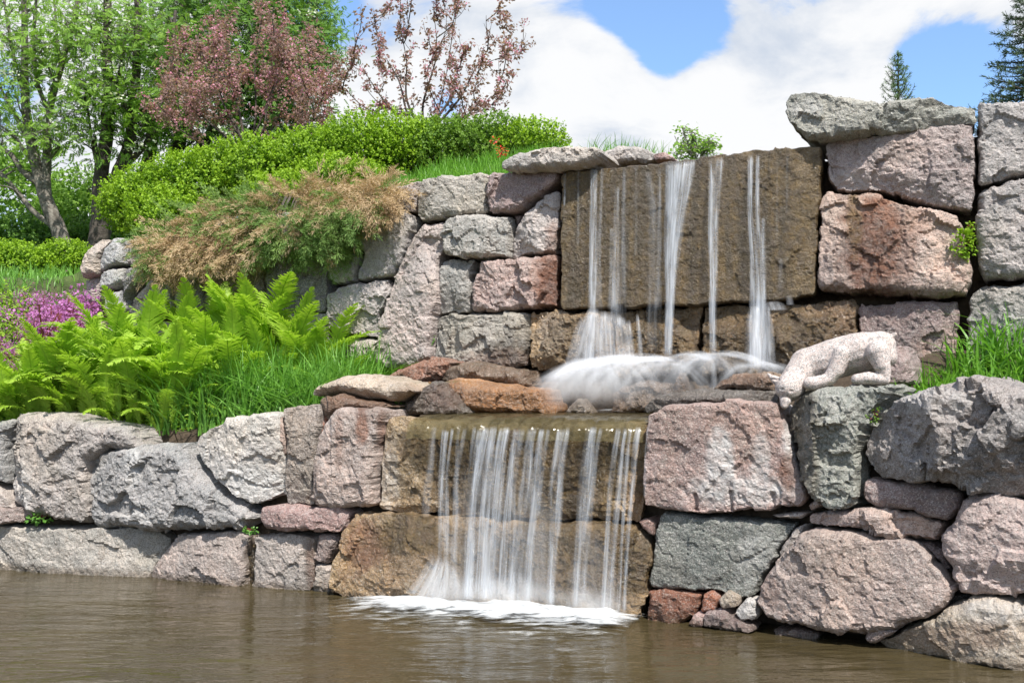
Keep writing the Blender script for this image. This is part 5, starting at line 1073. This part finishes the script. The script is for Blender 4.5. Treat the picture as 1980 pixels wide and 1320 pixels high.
# --- trailing juniper ------------------------------------------------------------
def spray_template(seed):
    """one feathery shoot: a nodding axis with thin side shoots, each set with scale-leaf twigs"""
    r = np.random.default_rng(seed); V, Fa = [], []; n = 0
    def lf(p, d, L, w):
        nonlocal n
        d = d / np.linalg.norm(d); s = np.cross(d, r.normal(size=3)); s /= max(np.linalg.norm(s), 1e-6)
        V.extend([p - s * w * .5, p + d * L * .5 - s * w, p + d * L, p + d * L * .5 + s * w]); Fa.append((n, n + 3, n + 2, n + 1)); n += 4
    for k in range(9):
        y = .10 + .10 * k + r.normal() * .02
        for sd in (-1, 1):
            if r.random() < .18: continue
            L = (.34 * (1 - y) ** .6 + .07) * r.uniform(.6, 1.15); d = np.array([sd * r.uniform(.45, .8), .9, r.normal() * .3]); d /= np.linalg.norm(d); p = np.array([0, y, -.22 * y * y])
            for j in range(5):
                q = p + d * L * (j + .3) / 5; q[2] -= .12 * (j / 5) ** 2 * L * 3
                for s2 in (-1, 1): lf(q, d * .9 + np.array([s2 * .5, .1, r.normal() * .35]), .11 * r.uniform(.7, 1.3), .0085)
    for y in np.linspace(.05, 1, 16): lf(np.array([0, y - .03, -.22 * y * y]), np.array([r.normal() * .25, 1, -.4]), .10, .007)
    return np.array(V), np.array(Fa)
SPR = [spray_template(k) for k in range(5)]
def juniper():
    r = np.random.default_rng(17); ax = np.array([290, 340, 400, 480, 560, 650, 700, 770.]); top = np.array([470, 440, 404, 382, 374, 366, 356, 368.]); bot = np.array([492, 508, 506, 488, 462, 448, 396, 378.])
    p0 = wall_hit('U', 500, 430, 0)[0]; o = empty('juniper', (p0[0], p0[1], 3.2), 'trailing juniper half dead and brown hanging over the upper wall beneath the hedge', 'juniper')
    Bg, Bb = Bag(), Bag(); n = 1300
    for k in range(n):
        x = r.uniform(300, 748); v = r.random() ** .9; yt, yb = np.interp(x, ax, top), np.interp(x, ax, bot); y = yt + (yb - yt) * v
        off = -.02 + .30 * min(1, v * 1.5) + r.normal() * .05 + .12 * perlin(np.array([[x / 40., y / 30., 3.]]))[0]
        P = wall_hit('U', x, y, off)[0]
        dirn = np.array([(-.55 if x < 560 else .35) + r.normal() * .45, -.55 + r.normal() * .25, (.25 - 1.15 * v) + r.normal() * .30])
        br = 0
        e = lambda cx, cy, rx, ry: ((x - cx) / rx) ** 2 + ((y - cy) / ry) ** 2
        if e(390, 490, 75, 55) < 1 + r.normal() * .3 or e(455, 480, 62, 50) < 1 + r.normal() * .3 or e(650, 375, 75, 24) < 1.2 + r.normal() * .3 or e(560, 385, 60, 16) < 1 + r.normal() * .3 or e(740, 375, 50, 20) < 1.2: br = 1
        if e(500, 415, 110, 30) < 1: br = 1 if r.random() < .35 else 0
        if r.random() < .1: br = 1 - br
        tv, tf = SPR[r.integers(5)]; M = frames(dirn[None], (np.array([0, -.5, 1.0]) + r.normal(size=3) * .3)[None])
        s = r.uniform(.20, .42); V, Fa = scatter(tv, tf, P[None], M, [s]); (Bb if br else Bg).add(V, Fa, float(np.clip(r.normal(.5, .25), 0, 1)))
    # long drooping sprays below the body
    for (x, y, L) in ((660, 470, .34), (640, 480, .3), (560, 480, .3), (600, 460, .3), (575, 495, .3), (520, 500, .26), (675, 440, .32), (690, 420, .26), (620, 500, .22), (500, 480, .25), (545, 470, .28), (640, 450, .3), (665, 455, .3), (648, 505, .28)):
        for q in range(5):
            P = wall_hit('U', x + r.normal() * 10, y - 22 + r.normal() * 8, .2)[0]; tv, tf = SPR[r.integers(5)]; M = frames(np.array([[.1 + r.normal() * .25, -.2, -1.0]]), np.array([[0, -1.0, .2]]))
            V, Fa = scatter(tv, tf, P[None], M, [L * r.uniform(.8, 1.1)]); Bg.add(V, Fa, r.uniform(.3, .9))
    Bg.child('green_foliage', M_JUN, o, smooth=False)['label'] = 'living green sprays'; Bb.child('brown_foliage', M_JUNB, o, smooth=False)['label'] = 'dead tan brown sprays'
    B = Bag()
    for k in range(60):
        x = r.uniform(300, 760); yt, yb = np.interp(x, ax, top), np.interp(x, ax, bot); a = wall_hit('U', x + 15, yt - 5, -.55)[0]; b = wall_hit('U', x, yt + (yb - yt) * .3, -.1)[0]; c = wall_hit('U', x - 12, yt + (yb - yt) * .85, .1)[0]
        V, Fq = tube(smooth_path([a, b, c], 4), np.linspace(.012, .004, 9), 4); B.add(V, Fq)
    B.child('stems', M_BARK_DARK, o)
juniper()

# --- pink flowering plants at the left ---------------------------------------------
def bloom_plant_parts(seed):
    r = np.random.default_rng(seed); F, St, Lf = Bag(), Bag(), Bag()
    for k in range(5):
        top = np.array([r.normal() * .09, r.normal() * .07, r.uniform(.30, .46)]); V, Fq = tube(smooth_path([(0, 0, 0), top * .5 + np.array([0, 0, .02]), top], 4), .0055, 5); St.add(V, Fq, .5)
        n = 110; P = top + r.normal(size=(n, 3)) * np.array([.052, .052, .05]) - np.array([0, 0, .02]); V, Fa = scatter(LEAF_V, LEAF_F, P, frames(rand_unit(n), rand_unit(n)), r.uniform(.013, .024, n)); F.add(V, Fa, np.repeat(r.uniform(0, 1, n), len(LEAF_V)))
    n = 16; a = r.uniform(0, 6.28, n); d = np.stack([np.cos(a), np.sin(a), r.uniform(.15, .6, n)], 1); P = d * .07; V, Fa = scatter(LEAF_V * np.array([1.1, 1, 1.2]), LEAF_F, P, frames(d, np.tile([0, 0, 1.0], (n, 1)) + r.normal(size=(n, 3)) * .2), r.uniform(.10, .17, n)); Lf.add(V, Fa, np.repeat(r.uniform(.1, 1, n), len(LEAF_V)))
    out = []
    for nm, B, m in (('flower_head', F, M_PURP), ('stem', St, M_STEM), ('leaves', Lf, M_BROAD)):
        V, Fa, T = B.out(); out.append((nm, mesh_np(nm, V, Fa, m, smooth=False, attrs={'tint': T})))
    return out
BERG = []
BP = [bloom_plant_parts(k) for k in (1, 2, 3)]
r = np.random.default_rng(9)
for (x, y, Y) in [(75, 640, 11.6), (100, 640, 11.7), (122, 632, 11.8), (145, 640, 11.8), (165, 640, 11.9), (90, 660, 11.3), (118, 660, 11.4), (150, 660, 11.5), (170, 665, 11.5), (60, 660, 11.2), (105, 650, 11.5), (135, 650, 11.6),
                  (8, 735, 10.9), (30, 725, 11.0), (40, 745, 10.9), (12, 760, 10.7), (-10, 720, 11.0), (55, 700, 11.2), (-12, 800, 10.2)]:
    p = on_bed(x, y, Y); z = float(ground_z([p[:2]])[0]); low = x < 60 and y > 690
    o = empty('bergenia_plant', (p[0], p[1], z), 'magenta flowering plant low at the left edge beside the ferns' if low else 'magenta flowering plant in the cluster left of the corner stones behind the ferns', 'flowering plant', 'magenta flowering plants in the left bed')
    target = (at(x, y - 55, Y)[2] - z); s = max(.8, min(1.9, target / .42)) * r.uniform(.85, 1.05)
    for nm, me in BP[r.integers(3)]:
        c = bpy.data.objects.new(nm, me); COL.objects.link(c); c.parent = o; c.scale = (s, s, s); c.rotation_euler[2] = r.uniform(0, 6.28)
        if nm == 'flower_head': c['kind'] = 'stuff'
    BERG.append((x, low, o))

for flag, where in ((False, 'cluster behind the ferns'), (True, 'low cluster at the left edge')):
    for k, e in enumerate(sorted([e for e in BERG if e[1] == flag], key=lambda e: e[0])): e[2]['label'] = 'magenta flowering plant, %s from the left in the %s' % (ORD[k], where)
# ------------------------------------------------------------------ trees
def compound_leaf():
    V, Fa = [], []; n = 0
    def lf(p, d, L, w):
        nonlocal n
        d = np.array(d, float); d /= np.linalg.norm(d); s = np.array([-d[1], d[0], 0]) * w; V.extend([p, p + d * L * .45 - s, p + d * L + np.array([0, 0, -.06]), p + d * L * .45 + s]); Fa.append((n, n + 3, n + 2, n + 1)); n += 4
    for k in range(5):
        y = .22 + .15 * k; z = -.16 * y * y
        for sd in (-1, 1): lf(np.array([0, y, z]), (sd * .85, .5, -.1), .35 - .03 * abs(k - 2), .085)
    lf(np.array([0, .92, -.14]), (0, 1, -.1), .32, .085); return np.array(V), np.array(Fa)
CL_V, CL_F = compound_leaf()
BUNCH = []
def path3(pts, Y): return smooth_path([at(x, y, Y + (d[0] if d else 0)) for x, y, *d in pts], 5)
def tree(name, label, cat, Y, stems, regions, leaf, bark, flower=None, seed=1, group=None, leafm=None, dens=1.0, foliage_name='crown', droop=.35, csize=.15, nleaf=13, spread=.26):
    """stems: list of (pixel polyline, r0, r1); regions: list of (cx, cy, rx, ry, depth, clusters)"""
    r = np.random.default_rng(seed); b0 = at(stems[0][0][0][0], stems[0][0][0][1], Y); zb = b0[2]
    o = empty(name, (b0[0], b0[1], zb), label, cat, group); Bt = Bag(); Bb = Bag(); nodes = []; nr = []
    for pts, r0, r1 in stems:
        P = path3(pts, Y); P = P + np.stack([perlin(P * .9 + seed * 7), perlin(P * .9 + 31 + seed), 0 * P[:, 0]], 1) * .05
        rr = np.linspace(r0, r1, len(P)) * .9; V, Fq = tube(P, rr, 9, .05); Bt.add(V, Fq); nodes.append(P[2:]); nr.append(rr[2:])
    nodes = np.concatenate(nodes); nr = np.concatenate(nr); C = []
    for (cx, cy, rx, ry, dep, n) in regions:
        k = 0
        while k < int(n * dens):
            a, q = r.uniform(0, 6.283), math.sqrt(r.random()); x, y = cx + rx * q * math.cos(a), cy + ry * q * math.sin(a)
            if perlin(np.array([[x / 70., y / 55., seed]]))[0] < -.22 + .1 * r.normal(): k += .5; continue
            C.append(at(x, y, Y + r.normal() * dep * .5)); k += 1
    C = np.array(C); order = np.argsort([np.min(((nodes - c) ** 2).sum(1)) for c in C]); pool = nodes.copy(); prad = nr.copy()
    LP, LD = [], []
    for i in order:
        c = C[i]; d = ((pool - c) * np.array([1, 1, 1])); dd = (d ** 2).sum(1) + np.where(pool[:, 2] > c[2] - .15, 1.5, 0) ; j = dd.argmin(); a = pool[j]
        mid = a * .45 + c * .55 + r.normal(size=3) * .10 * np.linalg.norm(c - a) + np.array([0, 0, .10 * np.linalg.norm(c - a)])
        P = smooth_path([a, mid, c], 5); ra = min(prad[j] * .6, .028); V, Fq = tube(P, np.linspace(ra, max(.004, ra * .3), len(P)), 5); Bb.add(V, Fq)
        pool = np.concatenate([pool, P[4:]]); prad = np.concatenate([prad, np.full(len(P) - 4, max(ra * .55, .005))])
        m = max(4, int(r.normal(nleaf, nleaf * .3))); LP.append(c + r.normal(size=(m, 3)) * np.array([spread, spread, spread * .62])); dv = rand_unit(m); dv[:, 2] = dv[:, 2] * .5 - droop * .55; LD.append(dv)
        # twigs
        for q in range(2):
            e = LP[-1][r.integers(m)]; V, Fq = tube(np.array([c, (c + e) / 2 + r.normal(size=3) * .03, e]), [.005, .004, .002], 4); Bb.add(V, Fq)
    LP = np.concatenate(LP); LD = np.concatenate(LD); n = len(LP)
    Bl = Bag(); tv, tf = leaf; V, Fa = scatter(tv, tf, LP, frames(LD, np.tile([.15, -.55, 1.0], (n, 1)) + r.normal(size=(n, 3)) * .35), csize * r.uniform(.7, 1.25, n)); Bl.add(V, Fa, np.repeat(np.clip(r.normal(.5, .28, n), 0, 1), len(tv)))
    Bt.child('trunk', bark, o); Bb.child('branches', bark, o); Bl.child(foliage_name, leafm, o, smooth=False)
    if flower:
        nf, m, sz, per = flower; B = Bag(); ii = r.integers(len(C), size=nf); P = np.repeat(C[ii] + r.normal(size=(nf, 3)) * spread, per, 0) + r.normal(size=(nf * per, 3)) * sz * np.array([1.6, 1.6, .8]); k = len(P)
        V, Fa = scatter(LEAF_V, LEAF_F, P, frames(rand_unit(k), rand_unit(k)), sz * r.uniform(.6, 1.3, k)); B.add(V, Fa, np.repeat(r.random(k), len(LEAF_V))); B.child('blossom', m, o, smooth=False)
    return o, C
ROW = (CL_V, CL_F)
G = 'rowan trees behind the hedge at the left'
tree('rowan_tree', 'leftmost rowan with pale grey forked trunk and thin crown at the left edge', 'tree', 18, [([(132, 505), (112, 440), (92, 390), (78, 350), (62, 280), (52, 190), (48, 90), (42, -60)], .17, .05), ([(100, 420), (88, 360), (90, 300), (98, 215), (118, 130), (142, 40), (160, -60)], .11, .04),
      ([(80, 360), (48, 335), (22, 300), (0, 285), (-50, 230)], .06, .03), ([(108, 440), (70, 410), (35, 370), (0, 335), (-50, 300)], .06, .035), ([(60, 280), (35, 230), (12, 190), (-20, 120)], .045, .02), ([(72, 330), (52, 300), (30, 265), (-5, 240)], .04, .02), ([(98, 215), (75, 160), (65, 80), (70, -20)], .05, .02), ([(52, 190), (25, 100), (8, 20), (0, -50)], .04, .02), ([(118, 130), (108, 60), (100, -30)], .035, .015)],
     [(60, 60, 120, 110, 1.4, 150), (70, 200, 110, 90, 1.4, 105), (20, 150, 70, 150, 1.2, 60), (150, 120, 50, 130, 1.2, 50), (120, 260, 60, 40, .8, 16), (20, 330, 40, 40, .8, 8)], ROW, M_BARK, (34, M_WHITE, .05, 16), 1, G, M_ROWAN, dens=.62)
tree('rowan_tree', 'rowan with dark twin trunks standing left of the pink crabapple', 'tree', 17.5, [([(182, 485), (190, 420), (196, 340), (204, 260), (212, 180), (208, 100), (204, -40)], .17, .07), ([(192, 470), (212, 395), (232, 330), (250, 270), (262, 190), (268, 100), (262, -40)], .15, .06), ([(232, 330), (262, 300), (290, 262), (312, 200), (330, 120), (340, 20)], .07, .03),
      ([(204, 260), (222, 200), (236, 130), (244, 40)], .05, .02), ([(196, 340), (178, 290), (170, 230), (160, 150)], .035, .015), ([(178, 480), (180, 400), (186, 330), (180, 260)], .05, .03), ([(190, 430), (205, 400), (224, 362), (226, 345)], .06, .05)],
     [(200, 90, 100, 110, 1.4, 150), (200, 220, 80, 70, 1.2, 70), (300, 120, 90, 130, 1.4, 130), (270, 230, 60, 60, 1.0, 45), (150, 190, 50, 70, 1, 26), (175, 330, 20, 50, .6, 5)], ROW, M_BARK_DARK, (70, M_WHITE, .05, 16), 2, G, M_ROWAN, dens=.68)
tree('rowan_tree', 'big dense dark green rowan behind the pink crabapple', 'tree', 19.5, [([(276, 360), (288, 310), (300, 240), (330, 150), (350, 50), (360, -50)], .15, .06), ([(330, 330), (345, 280), (370, 200), (400, 110), (420, 0)], .15, .06), ([(370, 320), (420, 240), (470, 150), (520, 60), (560, -20)], .12, .05), ([(430, 310), (500, 240), (560, 170), (600, 90), (610, 20)], .09, .03), ([(500, 290), (560, 250), (610, 210), (640, 180)], .05, .02)],
     [(400, 60, 150, 110, 2.0, 360), (520, 70, 110, 110, 1.8, 260), (420, 190, 150, 90, 1.8, 230), (560, 190, 80, 90, 1.5, 120), (590, 60, 46, 80, 1.2, 70), (320, 250, 50, 40, 1, 20), (600, 250, 40, 40, 1, 16)], ROW, M_BARK_DARK, (90, M_WHITE, .055, 16), 3, G, M_ROWAND, nleaf=17)

def crab(name, label, Y, base, limbs, tips, seed, dens, group, leafn, flow, side=3, spr=.055):
    r = np.random.default_rng(seed); b = at(base[0], base[1], Y); o = empty(name, b - np.array([0, 0, .35]), label, 'tree', group); Bt, Bb, C, D = Bag(), Bag(), [], []
    V, Fq = tube([b - np.array([0, 0, .6]), b - np.array([0, 0, .1]), b + np.array([0, 0, .12])], [.06, .05, .042], 9, .04); Bt.add(V, Fq); pool = []; tws = []
    def grow(s0, e, r0, stiff=.10):
        L = np.linalg.norm(e - s0); d = (e - s0); side_ = np.array([d[0], d[1], 0]) * .10
        P = smooth_path([s0, s0 * .66 + e * .34 + side_ + r.normal(size=3) * .035 * L, s0 * .33 + e * .67 + side_ * .8 + r.normal(size=3) * .035 * L, e], 6)
        V, Fq = tube(P, np.linspace(r0, .0028, len(P)), 5); Bb.add(V, Fq); return P
    for (x, y) in limbs:
        P = grow(b + r.normal(size=3) * .02, at(x, y, Y + r.normal() * .5), .024); pool.append(P[3:-3]); tws.append(P[len(P) // 3:])
    for (x, y) in sorted(tips, key=lambda q: -q[1]):
        e = at(x, y, Y + r.normal() * .5); pl = np.concatenate(pool); dv = e - pl; cost = np.linalg.norm(dv, axis=1) * (1.6 - .8 * dv[:, 2] / np.linalg.norm(dv, axis=1)) + .12 * np.linalg.norm(pl - b, axis=1); s0 = pl[cost.argmin()]
        P = grow(s0, e, .010); pool.append(P[3:-3]); tws.append(P[2:])
        for k in range(side):
            i = r.integers(4, len(P) - 3); d = (P[i + 1] - P[i]); d /= np.linalg.norm(d); d = d * .8 + r.normal(size=3) * .5 + np.array([0, 0, .2]); d /= np.linalg.norm(d); l = r.uniform(.10, .30)
            Q = smooth_path([P[i], P[i] + d * l * .5 + r.normal(size=3) * .015, P[i] + d * l + np.array([0, 0, .03])], 4); V, Fq = tube(Q, np.linspace(.005, .002, len(Q)), 4); Bb.add(V, Fq); tws.append(Q[1:])
    for Q in tws:
        Lq = np.linalg.norm(np.diff(Q, axis=0), axis=1).sum(); n = int(Lq * leafn * dens / 5)
        if n < 1: continue
        t = r.uniform(0, len(Q) - 1.001, n); i = t.astype(int); p = Q[i] + (Q[i + 1] - Q[i]) * (t - i)[:, None]; gate = perlin(p * 4 + seed) > -.30; p = p[gate] + r.normal(size=(gate.sum(), 3)) * spr * .35; C.append(p)
    C = np.concatenate(C); nc = len(C); P5 = np.repeat(C, 4, 0) + r.normal(size=(nc * 4, 3)) * .032; n = len(P5); dv = rand_unit(n); dv[:, 2] = dv[:, 2] * .55 - .45; lv = LANCE_V * np.array([1.5, 1, 1])
    B = Bag(); V, Fa = scatter(lv, LANCE_F, P5, frames(dv, rand_unit(n)), r.uniform(.035, .078, n)); B.add(V, Fa, np.repeat(np.clip(np.repeat(r.normal(.5, .25, nc), 4) + r.normal(0, .12, n), 0, 1), 4)); Bt.child('trunk', M_BARK_DARK, o); Bb.child('branches', M_BARK_DARK, o); B.child('leaves', M_CRAB, o, smooth=False)
    P = C[perlin(C * 2.2 + 5) > -.10]; P = P[r.random(len(P)) < flow]; P = np.repeat(P, 5, 0) + r.normal(size=(len(P) * 5, 3)) * .022; k = len(P); B = Bag(); V, Fa = scatter(LEAF_V, LEAF_F, P, frames(rand_unit(k), rand_unit(k)), r.uniform(.022, .040, k)); B.add(V, Fa, np.repeat(r.random(k), len(LEAF_V))); B.child('blossom', M_PINK, o, smooth=False)
T1 = [(700, 22), (716, 18), (690, 100), (742, 70), (752, 10), (775, -40), (770, 60), (800, -60), (832, -60), (838, 20), (862, 10), (880, -50), (893, 0), (905, 85), (870, 110), (935, 90), (962, 40), (985, -20), (990, 50), (1012, 60), (1015, 95), (960, 115), (965, 180), (955, 205), (680, 105), (665, 110), (658, 170), (700, 160), (735, 130), (930, 190), (650, 165), (725, 85), (740, 200), (800, 100), (820, 130), (850, 140), (890, 160), (910, 205), (780, 150), (745, 160), (800, 200), (840, 210), (870, 190), (760, 215), (720, 220), (900, 225), (850, 90), (820, 60), (790, 40), (925, 130), (975, 90), (990, 140), (940, 30), (865, 50)]
crab('crabapple_tree', 'sparse crabapple with upright branches spread against the clouds', 14.5, (822, 262), [(775, 60), (838, 20), (905, 85), (962, 70), (700, 130), (745, 110), (930, 190), (870, 110)], T1, 4, 1.0, 'pink crabapple trees above the hedge', 125, .55, side=3)
r = np.random.default_rng(44); T2 = []
for k in range(84):
    a = R(r.uniform(-72, 62)); q = r.uniform(.5, 1.0); env = 1 - .22 * (abs(math.degrees(a)) / 75) ** 2; x = 478 + math.sin(a) * 232 * q * env; y = 300 - math.cos(a) * 285 * q * env; T2.append((x, min(y, 285)))
T2 += [(340, 50), (360, 80), (285, 205), (300, 195), (648, 130), (655, 170), (640, 210), (530, 5), (505, 0), (600, 45), (340, 140), (645, 100)]
crab('crabapple_tree', 'dense rosy crabapple in front of the green trees', 15, (478, 300), [(400, 110), (450, 60), (505, 40), (560, 90), (600, 140), (350, 190), (420, 160), (540, 150), (330, 240), (620, 220)], T2, 5, 1.0, 'pink crabapple trees above the hedge', 150, .75, side=3, spr=.14)

# little pale tree above the slab
o, _ = tree('sapling', 'small pale leafy sapling above the slab right of the grass tufts', 'tree', 13.5, [([(1345, 330), (1340, 290), (1325, 258)], .015, .005), ([(1345, 330), (1365, 295), (1378, 275)], .012, .004), ([(1340, 300), (1318, 280), (1308, 262)], .01, .004)],
     [(1328, 272, 28, 24, .3, 40), (1372, 284, 20, 16, .3, 22), (1345, 300, 40, 20, .3, 20), (1300, 285, 14, 20, .2, 8)], (LEAF_V, LEAF_F), M_BARK, None, 8, None, M_ROWAN, csize=.055, nleaf=9, spread=.07)

# spruces
def spruce(label, px_top, px_base_y, half_px, Y, m, seed, tiers, per, ragged=.25, needle=.03, nd=26, up=.15):
    r = np.random.default_rng(seed); t = at(px_top[0], px_top[1], Y); b = at(px_top[0], px_base_y, Y); H = t[2] - b[2]; Rm = half_px / F_PX * Y
    o = empty('spruce_tree', b, label, 'tree'); Bt, Bb, N = Bag(), Bag(), Bag(); V, Fq = tube([b, (b + t) / 2, t], [H * .022, H * .013, H * .003], 8); Bt.add(V, Fq); PP, DD = [], []
    for k in range(tiers):
        f = (k + .3) / tiers; z = b[2] + H * (f ** .9) * .97; L0 = Rm * (1 - f) ** .85 + Rm * .05
        for j in range(per):
            a = 6.283 * (j + r.random()) / per; L = L0 * r.uniform(1 - ragged, 1.1); d = np.array([math.cos(a), math.sin(a), 0]); p0 = np.array([b[0], b[1], z + r.normal() * H * .006])
            P = smooth_path([p0, p0 + d * L * .55 + np.array([0, 0, -L * .08 + up * L * .3]), p0 + d * L + np.array([0, 0, up * L])], 4); V, Fq = tube(P, np.linspace(max(.004, L * .02), .002, len(P)), 4); Bb.add(V, Fq)
            tw = [P]; s = np.cross(d, [0, 0, 1.0])
            for q in range(max(2, int(L / (needle * 2.8)))):
                i = r.uniform(.2, .95) * (len(P) - 1.01); c = P[int(i)]; sd = 1 if r.random() < .5 else -1; l = L * .38 * (1.1 - i / len(P)) + needle; dd = d * .6 + s * sd * .8 + np.array([0, 0, -.12]); tw.append(np.array([c, c + dd * l * .5, c + dd * l + np.array([0, 0, -.05 * l])]))
            for Q in tw:
                Lq = np.linalg.norm(np.diff(Q, axis=0), axis=1).sum(); n = int(max(3, Lq / needle * nd / 6)); tt = r.uniform(0, len(Q) - 1.001, n); i = tt.astype(int); g = Q[i + 1] - Q[i]; PP.append(Q[i] + g * (tt - i)[:, None]); g = g / np.linalg.norm(g, axis=1)[:, None]; DD.append(g * .8 + rand_unit(n) * .8 + np.array([0, 0, .15]))
    n = 14; PP.append(t - np.array([0, 0, 1]) * r.uniform(0, H * .12, n)[:, None]); DD.append(rand_unit(n) * .7 + np.array([0, 0, .8]))
    PP = np.concatenate(PP); DD = np.concatenate(DD); n = len(PP); nv = np.array([(-.05, 0, 0), (.05, 0, 0), (.03, 1, 0), (-.03, 1, 0)]) * np.array([1.5, 1, 1]); V, Fa = scatter(nv, [(0, 1, 2, 3)], PP, frames(DD, rand_unit(n)), needle * r.uniform(.8, 1.4, n)); N.add(V, Fa, np.repeat(r.random(n), 4))
    Bt.child('trunk', M_BARK_DARK, o); Bb.child('branches', M_BARK_DARK, o); N.child('needles', m, o, smooth=False); return o
spruce('small young spruce sticking up behind the long green capstone', (1737, 98), 215, 38, 9.8, M_SPRUCE2, 2, 11, 6, .5, .024, 34, .6)
spruce('tall dark spruce cut by the right edge above the wall', (2040, -190), 330, 165, 20, M_SPRUCE, 3, 30, 11, .25, .075, 34, .05)
